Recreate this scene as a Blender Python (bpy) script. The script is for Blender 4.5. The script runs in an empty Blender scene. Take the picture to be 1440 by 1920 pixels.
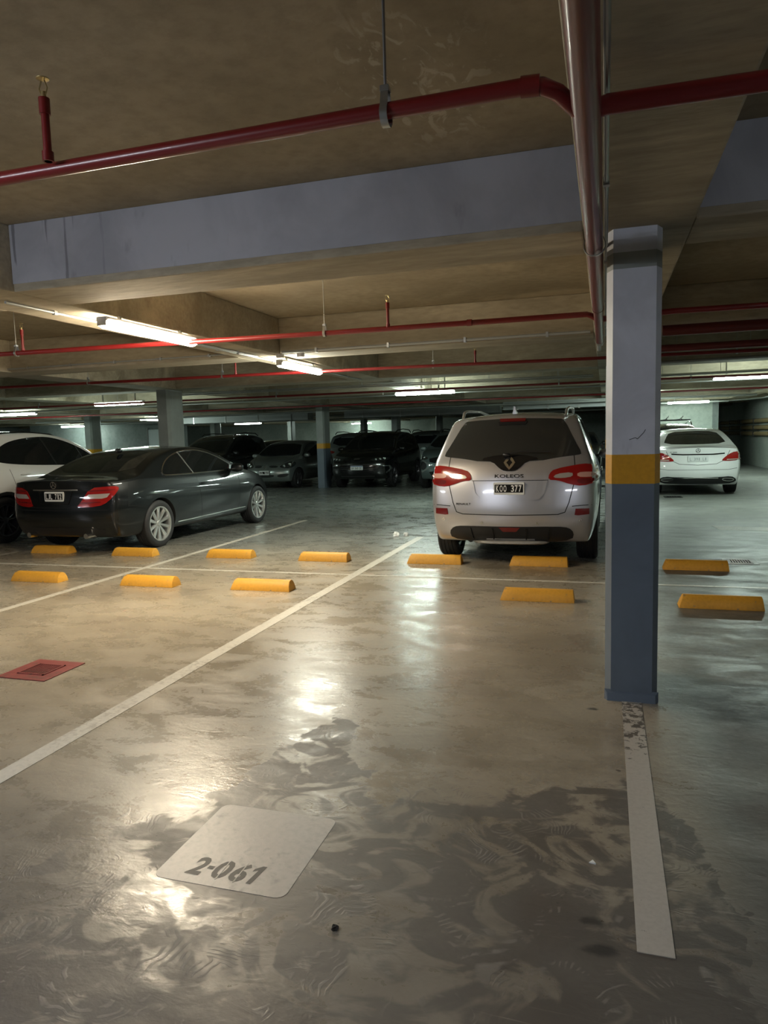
import bpy, bmesh, math, random
from mathutils import Vector, Matrix
from mathutils.bvhtree import BVHTree
from mathutils.geometry import delaunay_2d_cdt

random.seed(7)
PI = math.pi
C = bpy.context.scene.collection
scn = bpy.context.scene

# ------------------------------------------------------------------ camera
FPX, YAW, PITCH, ROLL, CAMH = 1337.6, .3018, .1039, .0274, 1.42
cd = bpy.data.cameras.new('camera'); cam = bpy.data.objects.new('camera', cd); C.objects.link(cam)
fwd = Vector((-math.sin(YAW) * math.cos(PITCH), math.cos(YAW) * math.cos(PITCH), -math.sin(PITCH)))
rgt = Vector((math.cos(YAW), math.sin(YAW), 0)); dwn = fwd.cross(rgt)
r2 = rgt * math.cos(ROLL) + dwn * math.sin(ROLL); d2 = dwn * math.cos(ROLL) - rgt * math.sin(ROLL)
m = Matrix((r2, -d2, -fwd)).transposed().to_4x4(); m.translation = (0, 0, CAMH)
cam.matrix_world = m
cd.sensor_fit = 'VERTICAL'; cd.sensor_height = 24; cd.sensor_width = 18
cd.lens = FPX / 1920 * 24; cd.clip_start = .05; cd.clip_end = 200
scn.camera = cam

# ------------------------------------------------------------------ world, exposure
w = bpy.data.worlds.new('world'); scn.world = w; w.use_nodes = True
w.node_tree.nodes['Background'].inputs[0].default_value = (.6, .7, .75, 1)
w.node_tree.nodes['Background'].inputs[1].default_value = .01
scn.view_settings.view_transform = 'Standard'; scn.view_settings.look = 'None'
scn.view_settings.gamma = 1; scn.view_settings.use_curve_mapping = False
scn.view_settings.exposure = 0.70
L_WARM, L_COOL = (1.6, 1.36, 1.0), (.80, 1, .90)
L_DAY = (.84, .90, 1.0)
POWER = 95.0

# ------------------------------------------------------------------ materials
def principled(name, col, rough=.5, metal=0, coat=0, emis=None, es=0, spec=.5, trans=0):
    mt = bpy.data.materials.new(name); mt.use_nodes = True
    b = mt.node_tree.nodes['Principled BSDF']
    b.inputs['Base Color'].default_value = (*col, 1); b.inputs['Roughness'].default_value = rough
    b.inputs['Metallic'].default_value = metal; b.inputs['Coat Weight'].default_value = coat
    b.inputs['Coat Roughness'].default_value = .04; b.inputs['Specular IOR Level'].default_value = spec
    b.inputs['Transmission Weight'].default_value = trans
    if emis: b.inputs['Emission Color'].default_value = (*emis, 1); b.inputs['Emission Strength'].default_value = es
    return mt

class NT:
    def __init__(s, mt): s.t = mt.node_tree; s.b = s.t.nodes['Principled BSDF']; s.tc = s.t.nodes.new('ShaderNodeTexCoord')
    def put(s, sock, v):
        if hasattr(v, 'is_linked') or hasattr(v, 'links'): s.t.links.new(v, sock)
        elif isinstance(v, tuple) and len(v) == 3 and sock.type == 'RGBA': sock.default_value = (*v, 1)
        else: sock.default_value = v
    def map(s, scale=(1, 1, 1), loc=(0, 0, 0), rot=(0, 0, 0), src=None):
        n = s.t.nodes.new('ShaderNodeMapping'); s.t.links.new(src or s.tc.outputs['Object'], n.inputs[0])
        n.inputs['Location'].default_value = loc; n.inputs['Rotation'].default_value = rot; n.inputs['Scale'].default_value = scale
        return n.outputs[0]
    def noise(s, vec, scale=5, detail=4, rough=.55, dist=0, col=False):
        n = s.t.nodes.new('ShaderNodeTexNoise'); s.t.links.new(vec, n.inputs['Vector'])
        n.inputs['Scale'].default_value = scale; n.inputs['Detail'].default_value = detail
        n.inputs['Roughness'].default_value = rough; n.inputs['Distortion'].default_value = dist
        return n.outputs['Color' if col else 'Fac']
    def voro(s, vec, scale=3, feat='F1', out='Distance', rand=1):
        n = s.t.nodes.new('ShaderNodeTexVoronoi'); n.feature = feat; s.t.links.new(vec, n.inputs['Vector'])
        n.inputs['Scale'].default_value = scale; n.inputs['Randomness'].default_value = rand
        return n.outputs[out]
    def ramp(s, f, a, b, va=0., vb=1.):
        n = s.t.nodes.new('ShaderNodeMapRange'); n.interpolation_type = 'SMOOTHSTEP'
        s.put(n.inputs[0], f); n.inputs[1].default_value = a; n.inputs[2].default_value = b
        n.inputs[3].default_value = va; n.inputs[4].default_value = vb
        return n.outputs[0]
    def ramp2(s, f, a, b):
        n = s.t.nodes.new('ShaderNodeMapRange'); s.put(n.inputs[0], f); n.inputs[1].default_value = a; n.inputs[2].default_value = b; return n.outputs[0]
    def math(s, op, a, b=0., c=0.):
        n = s.t.nodes.new('ShaderNodeMath'); n.operation = op
        s.put(n.inputs[0], a); s.put(n.inputs[1], b); s.put(n.inputs[2], c)
        return n.outputs[0]
    def mix(s, f, a, b, mode='MIX'):
        n = s.t.nodes.new('ShaderNodeMix'); n.data_type = 'RGBA'; n.blend_type = mode
        s.put(n.inputs[0], f); s.put(n.inputs[6], a); s.put(n.inputs[7], b)
        return n.outputs[2]
    def sep(s, vec):
        n = s.t.nodes.new('ShaderNodeSeparateXYZ'); s.t.links.new(vec, n.inputs[0]); return n.outputs
    def add(s, a, b):
        n = s.t.nodes.new('ShaderNodeVectorMath'); n.operation = 'ADD'; s.put(n.inputs[0], a); s.put(n.inputs[1], b); return n.outputs[0]
    def vscale(s, a, k):
        n = s.t.nodes.new('ShaderNodeVectorMath'); n.operation = 'SCALE'; s.put(n.inputs[0], a); n.inputs[3].default_value = k; return n.outputs[0]
    def bump(s, h, strength=.3, dist=.01):
        n = s.t.nodes.new('ShaderNodeBump'); s.put(n.inputs['Height'], h)
        n.inputs['Strength'].default_value = strength; n.inputs['Distance'].default_value = dist
        s.t.links.new(n.outputs[0], s.b.inputs['Normal'])
    def out(s, col=None, rough=None):
        if col is not None: s.t.links.new(col, s.b.inputs['Base Color'])
        if rough is not None: s.t.links.new(rough, s.b.inputs['Roughness'])

def m_concrete(name, c1, c2, rough=.85, scale=1.2, streak=(1, 1, 1)):
    mt = principled(name, c1, rough); n = NT(mt)
    v = n.map(streak); a = n.noise(v, scale, 6, .6, .4); b = n.noise(v, scale * 14, 4, .6)
    c = n.noise(n.map(streak, (4, 2, 7)), scale * .6, 3, .5, 1)
    col = n.mix(n.ramp(a, .35, .68), c1, c2)
    col = n.mix(n.ramp(b, .35, .75, 0, .35), col, tuple(x * .55 for x in c1))
    col = n.mix(n.ramp(c, .62, .75, 0, .5), col, tuple(min(1, x * 1.5) for x in c2))
    n.out(col); n.bump(n.math('ADD', n.math('MULTIPLY', b, .4), a), .25, .02)
    return mt

def m_paint_wall(name, c, stain=(.1, .1, .12)):
    mt = principled(name, c, .45); n = NT(mt)
    a = n.noise(n.map((1, 1, 1)), 2.2, 5, .6, .6); b = n.noise(n.map((1, 1, .35)), 9, 4, .6)
    col = n.mix(n.ramp(a, .3, .7), c, tuple(x * .78 for x in c)); col = n.mix(n.ramp(b, .64, .8, 0, .45), col, stain)
    n.out(col); n.bump(a, .25, .015); return mt

def m_worn(name, c, under, lo=.56, hi=.62, rough=.5, sc=9, st=(1, 1, 1)):
    mt = principled(name, c, rough); n = NT(mt)
    a = n.noise(n.map(st), sc, 6, .65, .3); b = n.noise(n.map((1, 1, 1)), 2.5, 3)
    f = n.ramp(n.math('ADD', n.math('MULTIPLY', a, .65), n.math('MULTIPLY', b, .35)), lo, hi)
    s2 = n.noise(n.map((1, 1, 1)), 45, 3)
    col = n.mix(n.ramp(s2, .3, .8, 0, .35), c, tuple(x * .6 for x in c))
    n.out(n.mix(f, col, under)); n.bump(a, .3, .004); return mt

M = {}
M['ceil'] = m_concrete('ceiling concrete', (.27, .222, .145), (.38, .318, .218), .9, .9)
def _leak():
    mt = M['ceil']; n = NT(mt); P = n.tc.outputs['Object']; xyz = n.sep(P)
    old = n.b.inputs['Base Color'].links[0].from_socket
    ax = n.math('SUBTRACT', xyz[0], -.75); ay = n.math('SUBTRACT', xyz[1], 3.0)
    d = n.math('SQRT', n.math('ADD', n.math('MULTIPLY', ax, n.math('MULTIPLY', ax, 3)), n.math('MULTIPLY', ay, ay)))
    m1 = n.ramp(d, .8, .25); nz = n.noise(n.map((2.2, 1, 1)), 5, 5, .6, 1.5)
    n.out(n.mix(n.math('MULTIPLY', m1, n.ramp(nz, .54, .62, 0, .6)), old, (.55, .49, .38)))
_leak()
M['beam'] = m_concrete('beam concrete', (.31, .27, .195), (.48, .42, .31), .85, 1.1, (.5, 2, 2))
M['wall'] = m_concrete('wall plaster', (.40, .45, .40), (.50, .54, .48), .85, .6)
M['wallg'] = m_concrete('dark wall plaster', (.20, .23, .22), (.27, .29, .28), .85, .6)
M['bluebeam'] = m_paint_wall('grey blue beam paint', (.42, .43, .475), (.2, .2, .22))
M['colup'] = m_paint_wall('pale lavender column paint', (.58, .60, .66), (.26, .27, .3))
M['collow'] = m_paint_wall('slate blue column paint', (.135, .17, .215), (.06, .07, .085))
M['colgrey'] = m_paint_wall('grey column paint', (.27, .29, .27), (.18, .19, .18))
M['yband'] = m_worn('yellow column band paint', (.60, .30, .015), (.35, .2, .03), .62, .75, .45, 5)
M['stop'] = m_worn('yellow parking stop paint', (.72, .36, .035), (.24, .20, .14), .565, .63, .55, 14, (1, .6, 2))
M['line'] = m_worn('white line paint', (.62, .59, .51), (.30, .27, .22), .50, .68, .4, 30)
M['line_old'] = m_worn('worn white line paint', (.50, .47, .41), (.26, .23, .19), .49, .64, .4, 26)
M['line_chip'] = principled('chipped white line paint', (.5, .47, .41), .45)
def _chip():
    n = NT(M['line_chip']); P = n.tc.outputs['Object']; a = n.noise(P, 22, 7, .7, .5); y = n.sep(P)[1]
    lim = n.ramp(y, 3.0, 3.5, .66, .50); f = n.ramp(n.math('SUBTRACT', a, lim), -.015, .02); g = n.noise(P, 60, 3)
    n.out(n.mix(f, n.mix(n.ramp(g, .3, .8, 0, .3), (.50, .465, .41), (.30, .28, .24)), (.12, .105, .085))); n.bump(f, -.4, .003)
_chip()
M['redpipe'] = principled('red sprinkler pipe paint', (.17, .010, .010), .34, 0, .2)
M['bigpipe'] = principled('dark red main pipe paint', (.13, .022, .020), .33, 0, .15)
M['galv'] = principled('galvanised steel', (.42, .43, .42), .35, .9)
M['conduit'] = principled('grey conduit', (.36, .37, .35), .45, .3)
M['rod'] = principled('threaded rod steel', (.25, .25, .26), .45, .8)
M['brass'] = principled('brass sprinkler head', (.5, .4, .2), .35, .9)
M['redgrate'] = m_worn('red painted iron frame', (.24, .05, .045), (.12, .05, .04), .5, .65, .5, 18)
M['iron'] = principled('dark iron', (.05, .05, .05), .5, .6)
M['pit'] = principled('black pit', (.01, .01, .01), .9)
M['whiteframe'] = principled('white painted frame', (.55, .57, .57), .5)
M['paper'] = principled('white tissue paper', (.8, .82, .8), .8)
M['housing'] = principled('light housing plastic', (.6, .6, .58), .5)
def _drip():
    n = NT(M['bluebeam']); P = n.tc.outputs['Object']; xyz = n.sep(P); old = n.b.inputs['Base Color'].links[0].from_socket
    st = n.noise(n.map((9, 1, .5)), 2.2, 4, .6, .2); side = n.ramp(xyz[0], -2.7, -3.4)
    n.out(n.mix(n.math('MULTIPLY', side, n.ramp(st, .60, .66, 0, .7)), old, (.10, .10, .11)))
_drip()
M['duct'] = principled('grey white duct', (.36, .38, .37), .5)
M['ochre'] = principled('ochre pipe paint', (.36, .27, .14), .4)
M['whitedoor'] = principled('white door paint', (.6, .66, .66), .5)
for nm, c in (('warm', L_WARM), ('cool', L_COOL), ('day', L_DAY)):
    M['tube_' + nm] = principled('lit diffuser ' + nm, (.8, .8, .8), .4, emis=c, es=POWER)
M['tube_daydim'] = principled('lit diffuser dim day', (.8, .8, .8), .4, emis=L_DAY, es=POWER * .5)
M['tube_white'] = principled('lit diffuser white', (.8, .8, .8), .4, emis=(1.15, 1.14, .95), es=POWER)
# cars
M['glass'] = principled('tinted car glass', (.006, .008, .009), .04, 0, .3)
M['glass2'] = principled('grey tinted car glass', (.028, .03, .029), .06, 0, .3)
M['black'] = principled('black trim plastic', (.012, .012, .013), .45)
M['gloss'] = principled('gloss black trim', (.01, .01, .011), .1)
M['under'] = principled('underbody black', (.008, .008, .008), .9)
M['rubber'] = principled('tyre rubber', (.017, .017, .018), .65)
M['alloy'] = principled('alloy wheel silver', (.62, .63, .62), .25, .85)
M['alloyd'] = principled('dark alloy wheel', (.12, .12, .13), .3, .8)
M['chrome'] = principled('chrome', (.8, .8, .8), .16, 1)
M['redlens'] = principled('red lamp lens', (.30, .010, .009), .12, 0, 1)
M['darkred'] = principled('dark red lens', (.16, .008, .008), .15, 0, 1)
M['clearlens'] = principled('clear lamp lens', (.55, .50, .46), .15, .3, 1)
M['pinklens'] = principled('milky pink lens', (.62, .34, .28), .2, 0, 1)
M['headlens'] = principled('headlamp glass', (.34, .38, .37), .08, .6, 1)
M['lens_dark'] = principled('dark headlamp bowl', (.03, .035, .035), .1, .3, 1)
M['plateb'] = principled('black plate field', (.004, .004, .004), .6, spec=.2)
M['platew'] = principled('white plate', (.72, .74, .73), .4)
M['platetext'] = principled('white plate lettering', (.8, .8, .78), .4)
M['seam'] = principled('panel gap black', (.004, .004, .004), .8)
M['silver'] = principled('silver metallic car paint', (.50, .50, .52), .30, .65, 1)
M['graphite'] = principled('black graphite car paint', (.004, .0055, .006), .35, .0, .8, spec=.2)
M['white'] = principled('white car paint', (.80, .81, .80), .3, 0, 1)
M['whitewarm'] = principled('pearl white car paint', (.72, .71, .68), .3, 0, 1)
M['greygreen'] = principled('grey metallic car paint', (.22, .25, .24), .3, .6, 1)
M['black_car'] = principled('black car paint', (.006, .007, .007), .2, .2, 1)
M['teal'] = principled('grey teal car paint', (.15, .20, .20), .3, .5, 1)
M['darkgrey'] = principled('dark grey car paint', (.03, .033, .034), .25, .5, 1)
M['tailskid'] = principled('satin skid plate', (.35, .34, .31), .4, .3)

# ------------------------------------------------------------------ mesh helpers
class MB:
    def __init__(s): s.v = []; s.f = []
    def box(s, x0, y0, z0, x1, y1, z1):
        b = len(s.v)
        s.v += [(x, y, z) for z in (z0, z1) for y in (y0, y1) for x in (x0, x1)]
        s.f += [tuple(b + i for i in q) for q in ((0, 2, 3, 1), (4, 5, 7, 6), (0, 1, 5, 4), (2, 6, 7, 3), (0, 4, 6, 2), (1, 3, 7, 5))]
        return s
    def rings(s, rings, cap=True, close=True):
        b = len(s.v); n = len(rings[0])
        for r in rings: s.v += [tuple(p) for p in r]
        for i in range(len(rings) - 1):
            for j in range(n if close else n - 1):
                k = (j + 1) % n
                s.f.append((b + i * n + j, b + i * n + k, b + (i + 1) * n + k, b + (i + 1) * n + j))
        if cap:
            s.f.append(tuple(b + j for j in reversed(range(n)))); s.f.append(tuple(b + (len(rings) - 1) * n + j for j in range(n)))
        return s
    def tube(s, pts, r, n=12, cap=True):
        pts = [Vector(p) for p in pts]; rr = []
        up = None
        for i, p in enumerate(pts):
            t = (pts[min(i + 1, len(pts) - 1)] - pts[max(i - 1, 0)]).normalized()
            if up is None: up = Vector((0, 0, 1)) if abs(t.z) < .9 else Vector((1, 0, 0))
            a = t.cross(up).normalized(); b = a.cross(t).normalized(); up = b
            ri = r[i] if isinstance(r, (list, tuple)) else r
            rr.append([p + a * math.cos(2 * PI * k / n) * ri + b * math.sin(2 * PI * k / n) * ri for k in range(n)])
        return s.rings(rr, cap)
    def lathe(s, prof, n=32, axis='y', c=(0, 0, 0), cap=False):
        rr = []
        for (r, h) in prof:
            ring = []
            for k in range(n):
                a = 2 * PI * k / n
                if axis == 'y': ring.append((c[0] + r * math.cos(a), c[1] + h, c[2] + r * math.sin(a)))
                elif axis == 'x': ring.append((c[0] + h, c[1] + r * math.cos(a), c[2] + r * math.sin(a)))
                else: ring.append((c[0] + r * math.cos(a), c[1] + r * math.sin(a), c[2] + h))
            rr.append(ring)
        return s.rings(rr, cap)
    def prism(s, poly, z0, z1):
        return s.rings([[(x, y, z0) for x, y in poly], [(x, y, z1) for x, y in poly]])
    def mesh(s, name, mat, smooth=35, bevel=0):
        me = bpy.data.meshes.new(name); me.from_pydata([tuple(v) for v in s.v], [], s.f)
        bm = bmesh.new(); bm.from_mesh(me)
        if bevel:
            es = [e for e in bm.edges if len(e.link_faces) == 2 and e.calc_face_angle(0) > .6]
            bmesh.ops.bevel(bm, geom=es, offset=bevel, segments=2, affect='EDGES', profile=.6)
        bmesh.ops.recalc_face_normals(bm, faces=bm.faces); bm.to_mesh(me); bm.free()
        if smooth:
            me.polygons.foreach_set('use_smooth', [True] * len(me.polygons)); me.set_sharp_from_angle(angle=math.radians(smooth))
        me.materials.append(mat); return me

def link(name, me, parent=None, loc=None, rot=None):
    o = bpy.data.objects.new(name, me); C.objects.link(o)
    if parent: o.parent = parent
    if loc: o.location = loc
    if rot: o.rotation_euler = rot
    return o
def obj(name, mb, mat, parent=None, smooth=35, bevel=0, loc=None, rot=None):
    return link(name, mb.mesh(name, mat, smooth, bevel), parent, loc, rot)
def thing(name, label, cat, loc=(0, 0, 0), rz=0, group=None):
    o = link(name, None, None, loc, (0, 0, rz)); return tag(o, label, cat, group)
def tag(o, label, cat, group=None):
    o['label'] = label; o['category'] = cat
    if group: o['group'] = group
    return o
def struct(name, mb, mat, smooth=0, bevel=0):
    o = obj(name, mb, mat, None, smooth, bevel); o['kind'] = 'structure'; return o

# ------------------------------------------------------------------ floor
def floor_material():
    mt = principled('polished concrete floor', (.3, .27, .22), .3); n = NT(mt)
    P = n.tc.outputs['Object']; xyz = n.sep(P)
    warp = n.noise(P, 1.3, 3, .5, 0, True)
    PW = n.add(P, n.vscale(warp, .35))
    big = n.noise(n.map((.7, 1.2, 1)), 1.0, 6, .62, .7)
    mid = n.noise(n.map((.8, 1.35, 1), (3, 1, 0)), 2.6, 7, .62, .8)
    fine = n.noise(P, 38, 4, .6)
    col = n.mix(n.ramp(big, .32, .66), (.27, .23, .17), (.39, .34, .255))
    col = n.mix(n.ramp(mid, .52, .74, 0, .5), col, (.50, .45, .36))
    col = n.mix(n.ramp(mid, .44, .28, 0, .5), col, (.20, .172, .13))
    col = n.mix(n.ramp(fine, .35, .8, 0, .25), col, (.12, .105, .085))
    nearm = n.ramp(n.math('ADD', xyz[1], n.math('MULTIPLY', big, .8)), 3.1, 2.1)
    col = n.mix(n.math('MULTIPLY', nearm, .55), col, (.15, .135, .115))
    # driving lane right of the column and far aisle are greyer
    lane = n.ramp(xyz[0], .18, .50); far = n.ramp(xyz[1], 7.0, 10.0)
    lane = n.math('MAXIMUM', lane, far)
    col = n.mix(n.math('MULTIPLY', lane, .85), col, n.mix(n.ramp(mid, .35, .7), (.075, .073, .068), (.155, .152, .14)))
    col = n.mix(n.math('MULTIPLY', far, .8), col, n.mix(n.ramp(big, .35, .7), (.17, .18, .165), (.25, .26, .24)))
    # damp brownish scrubbed patch filling the front of the near bay, with an irregular rim
    fc = n.t.nodes.new('ShaderNodeFloatCurve'); n.put(fc.inputs['Value'], n.ramp2(n.math('ADD', xyz[0], n.math('MULTIPLY', n.math('SUBTRACT', n.noise(P, 6, 3), .5), .25)), -2.6, .4))
    cv = fc.mapping.curves[0]; cpts = [(-2.6, 1.35), (-2.0, 1.6), (-1.8, 2.02), (-1.5, 2.45), (-1.38, 2.95), (-1.27, 3.35), (-1.12, 3.1), (-.95, 2.72), (-.5, 2.66), (-.1, 2.88), (.1, 2.95), (.4, 1.5)]
    for i, (x, y) in enumerate(cpts):
        q = ((x + 2.6) / 3.0, y / 5)
        if i in (0, len(cpts) - 1): cv.points[0 if i == 0 else -1].location = q
        else: cv.points.new(*q)
    fc.mapping.update()
    edge = n.noise(P, 5.5, 5, .6, .6)
    dist = n.math('SUBTRACT', n.math('ADD', n.math('MULTIPLY', fc.outputs[0], 5), n.math('MULTIPLY', n.math('SUBTRACT', edge, .5), .5)), xyz[1])
    patch = n.ramp(dist, .0, .05)
    hole = n.noise(n.map((1, 1.3, 1), (5, 9, 0)), 3.6, 4, .5, 1.8)
    patch = n.math('MULTIPLY', patch, n.ramp(hole, .60, .48, .10, 1))
    rad = n.ramp(dist, -.35, .1)
    # swirling scrub arcs: rings round scattered centres
    PS = n.add(P, n.vscale(n.noise(P, 3.2, 3, .5, 0, True), .32))
    vd = n.voro(n.map((1, 1, .0), (0, 0, 0), (0, 0, 0), PS), 2.3)
    arcs = n.math('SINE', n.math('MULTIPLY', vd, 170))
    brk = n.noise(n.map((1, 1, 1), (2, 5, 0)), 7, 3, .6, 1.0)
    arcm = n.math('MULTIPLY', n.ramp(arcs, .1, .9), n.ramp(brk, .53, .62))
    near = rad
    arcm = n.math('MULTIPLY', arcm, near)
    col = n.mix(n.math('MULTIPLY', patch, .82), col, (.082, .071, .062))
    col = n.mix(n.math('MULTIPLY', arcm, n.math('MULTIPLY', patch, .42)), col, (.30, .27, .23))
    col = n.mix(n.math('MULTIPLY', arcm, n.math('MULTIPLY', n.math('SUBTRACT', 1.0, patch), .6)), col, (.11, .098, .085))
    # dark spots and specks
    sp = n.voro(n.add(P, n.vscale(n.noise(P, 12, 2, .5, 0, True), .06)), 5.5)
    spm = n.ramp(sp, .055, .03); gate = n.noise(n.map((1, 1, 1), (8, 3, 0)), 1.7, 2)
    col = n.mix(n.math('MULTIPLY', spm, n.ramp(gate, .5, .6, 0, .8)), col, (.05, .043, .038))
    gr = n.voro(P, 26); gg = n.noise(n.map((1, 1, 1), (3, 8, 0)), 2.6, 3)
    col = n.mix(n.math('MULTIPLY', n.ramp(gr, .13, .07), n.ramp(gg, .50, .58, 0, .75)), col, (.07, .06, .052))
    sc = n.noise(n.map((.35, 5, 1), (2, 2, 0), (0, 0, .5)), 7, 5, .7, .6)
    col = n.mix(n.ramp(sc, .64, .72, 0, .3), col, (.50, .46, .38))
    # chalky scraping
    ch = n.noise(n.map((.7, 3.2, 1), (1, 7, 0), (0, 0, .25)), 4.5, 7, .75, 1.5)
    col = n.mix(n.ramp(ch, .66, .76, 0, .55), col, (.52, .51, .46))
    rg = n.math('ADD', n.ramp(n.noise(n.map((1, 1.6, 1), (7, 7, 0)), 3.0, 6, .6, .6), .3, .7, .19, .40), n.ramp(fine, .3, .7, -.03, .05))
    rg = n.math('ADD', rg, n.math('MULTIPLY', arcm, .10))
    rg = n.math('ADD', rg, n.math('MULTIPLY', patch, .16))
    rg = n.math('ADD', rg, n.math('MULTIPLY', n.ramp(xyz[0], .2, .6), .20))
    for cx, cy, r in ((-.03, 2.03, .045), (-.005, 1.915, .06), (-.06, 3.70, .04)):
        ax = n.math('SUBTRACT', xyz[0], cx); ay = n.math('MULTIPLY', n.math('SUBTRACT', xyz[1], cy), 1.8)
        dd = n.math('SQRT', n.math('ADD', n.math('MULTIPLY', ax, ax), n.math('MULTIPLY', ay, ay)))
        dd = n.math('ADD', dd, n.math('MULTIPLY', n.math('SUBTRACT', n.noise(P, 16, 3), .5), .08))
        col = n.mix(n.ramp(dd, r, r * .3, 0, .85), col, (.03, .028, .026))
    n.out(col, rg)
    h = n.math('ADD', n.math('MULTIPLY', mid, .35), n.math('MULTIPLY', fine, .10))
    h = n.math('ADD', h, n.math('MULTIPLY', n.noise(n.map((.8, 1.6, 1)), 9, 4, .6, .8), .28))
    h = n.math('ADD', h, n.math('MULTIPLY', arcm, .06))
    n.bump(h, .30, .02)
    n.b.inputs['Specular IOR Level'].default_value = .8
    return mt
M['floor'] = floor_material()
XL, XR, YN, YF = -30.0, 5.35, -7.0, 43.0
ZB, ZC = 2.42, 2.84
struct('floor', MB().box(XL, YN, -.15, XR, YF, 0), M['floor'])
struct('ceiling', MB().box(XL, YN, ZC, XR, YF, ZC + .2), M['ceil'])
struct('wall_right', MB().box(XR, YN, -.15, XR + .2, YF, ZC + .2), M['wall'])
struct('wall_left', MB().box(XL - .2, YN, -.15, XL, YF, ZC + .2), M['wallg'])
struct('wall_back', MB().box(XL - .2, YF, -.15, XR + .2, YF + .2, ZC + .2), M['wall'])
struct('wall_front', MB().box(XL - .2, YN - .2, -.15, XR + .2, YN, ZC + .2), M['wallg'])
# inner walls in the far left and right
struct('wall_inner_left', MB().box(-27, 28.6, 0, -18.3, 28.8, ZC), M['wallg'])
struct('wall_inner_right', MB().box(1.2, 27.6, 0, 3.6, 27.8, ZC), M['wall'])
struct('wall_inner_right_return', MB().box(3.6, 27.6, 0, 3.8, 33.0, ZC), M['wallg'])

dr = struct('door_1', MB().box(-20.2, 28.54, 0, -19.3, 28.6, 2.08), M['whitedoor'], 0, .01)
fr_ = MB().box(-20.28, 28.52, 0, -20.2, 28.6, 2.15); obj('door_frame', fr_, M['galv'], dr, 0); obj('door_frame', MB().box(-19.3, 28.52, 0, -19.22, 28.6, 2.15), M['galv'], dr, 0)
obj('door_handle', MB().tube([(-19.4, 28.5, 1.02), (-19.52, 28.5, 1.02)], .012, 8), M['iron'], dr)
# beams
YBX = [(-3.93 - 3.935 * k) for k in range(6)]
nb = 1
def beam(x0, y0, x1, y1, zb=ZB):
    global nb
    o = struct('trim_%d' % nb, MB().box(x0, y0, zb, x1, y1, ZC), M['beam'], bevel=.012); nb += 1; return o
beam(-.11, YN, .41, YF)
for x in YBX: beam(x - .27, YN, x + .27, YF)
beam(4.0, YN, 4.5, YF)
YFR = [-4.0, -.1, 3.83, 7.80, 11.65, 15.5, 19.35, 23.2, 27.1, 31.0, 34.9, 38.8]
xs = [XL] + [v for x in reversed(YBX) for v in (x - .27, x + .27)] + [-.11, .41, 4.0, 4.5, XR]
for y in YFR:
    for a in range(0, len(xs), 2):
        xa, xb = xs[a], xs[a + 1]
        if xb - xa > .3:
            o = beam(xa, y, xb, y + .5)
            if y == 3.83 and xa in (YBX[0] + .27, .41):
                pf = obj('painted_face', MB().box(xa + .004, y - .004, ZB + .05, xb - .004, y + .002, ZC - .002), M['bluebeam'], o, 0)

# ------------------------------------------------------------------ columns
def chamf(w, d, c):
    e = c * 2.4
    return [(-w / 2 + c, -d / 2), (w / 2 - c, -d / 2), (w / 2, -d / 2 + e), (w / 2, d / 2 - e), (w / 2 - c, d / 2), (-w / 2 + c, d / 2), (-w / 2, d / 2 - e), (-w / 2, -d / 2 + e)]
def column(x, y, label, up='colgrey', low='collow', strip=False, w=.265):
    t = thing('pillar', label, 'pillar', (x, y + .27, 0))
    pl = chamf(w, .54, .03); pb = chamf(w + .003, .543, .03)
    top = ZB
    if strip:
        obj('upper_shaft', MB().prism(pl, 1.30, 2.225), M[up], t, 0); obj('painted_shadow_strip', MB().prism(pl, 2.225, 2.305), M['colgrey'], t, 0)  # grey strip: shadow across the shaft, put in as colour
        obj('column_head', MB().prism(pl, 2.305, top), M[up], t, 0)
    else: obj('upper_shaft', MB().prism(pl, 1.30, top), M[up], t, 0)
    obj('yellow_band', MB().prism(pb, 1.15, 1.30), M['yband'], t, 0)
    obj('lower_shaft', MB().prism(pl, 0, 1.15), M[low], t, 0)
    return t
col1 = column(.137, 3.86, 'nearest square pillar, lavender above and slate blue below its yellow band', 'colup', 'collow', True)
sk = MB()
for a, b in (((-.05, 1.375), (-.02, 1.385)), ((-.02, 1.385), (-.01, 1.378)), ((-.01, 1.378), (.02, 1.41)), ((.02, 1.41), (.028, 1.425))):
    sk.tube([(a[0] + .03, -.2705, a[1]), (b[0] + .03, -.2705, b[1])], .0015, 5)
obj('scribble', sk, M['black'], col1, 0)
ks = MB().rings([[(-.135 + q[0] * .27, -.275 + q[1], q[2]) for q in ((0, .012, 0), (1, .012, 0), (1, .012, .055), (0, .012, .055))],
                 [(-.12 + q[0] * .24, -.29 + q[1], q[2]) for q in ((0, .0, 0), (1, .0, 0), (1, .012, .04), (0, .012, .04))]])
obj('base_kerb', ks, M['collow'], col1, 0)
column(-7.92, 11.65, 'grey pillar rising behind the roof of the black coupe')
column(-7.92, 19.37, 'pillar with a yellow band between the old grey hatchback and the black crossover')
column(.137, 11.65, 'pillar hidden in line behind the nearest one, first of that line')
column(.137, 19.37, 'pillar in line behind the nearest one, beyond the silver car')
column(-16.0, 19.37, 'pillar with yellow band seen over the boot of the black coupe')
column(-7.92, 27.1, 'far dark pillar rising behind the black crossover')
column(-16.0, 27.1, 'far pillar just right of the grey pillar behind the coupe')
column(-16.0, 34.9, 'distant pillar above the old grey hatchback')
column(-7.92, 34.9, 'distant pillar above the grey teal crossover')
column(-11.9, 34.9, 'distant pale pillar right of the banded middle pillar')

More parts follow.
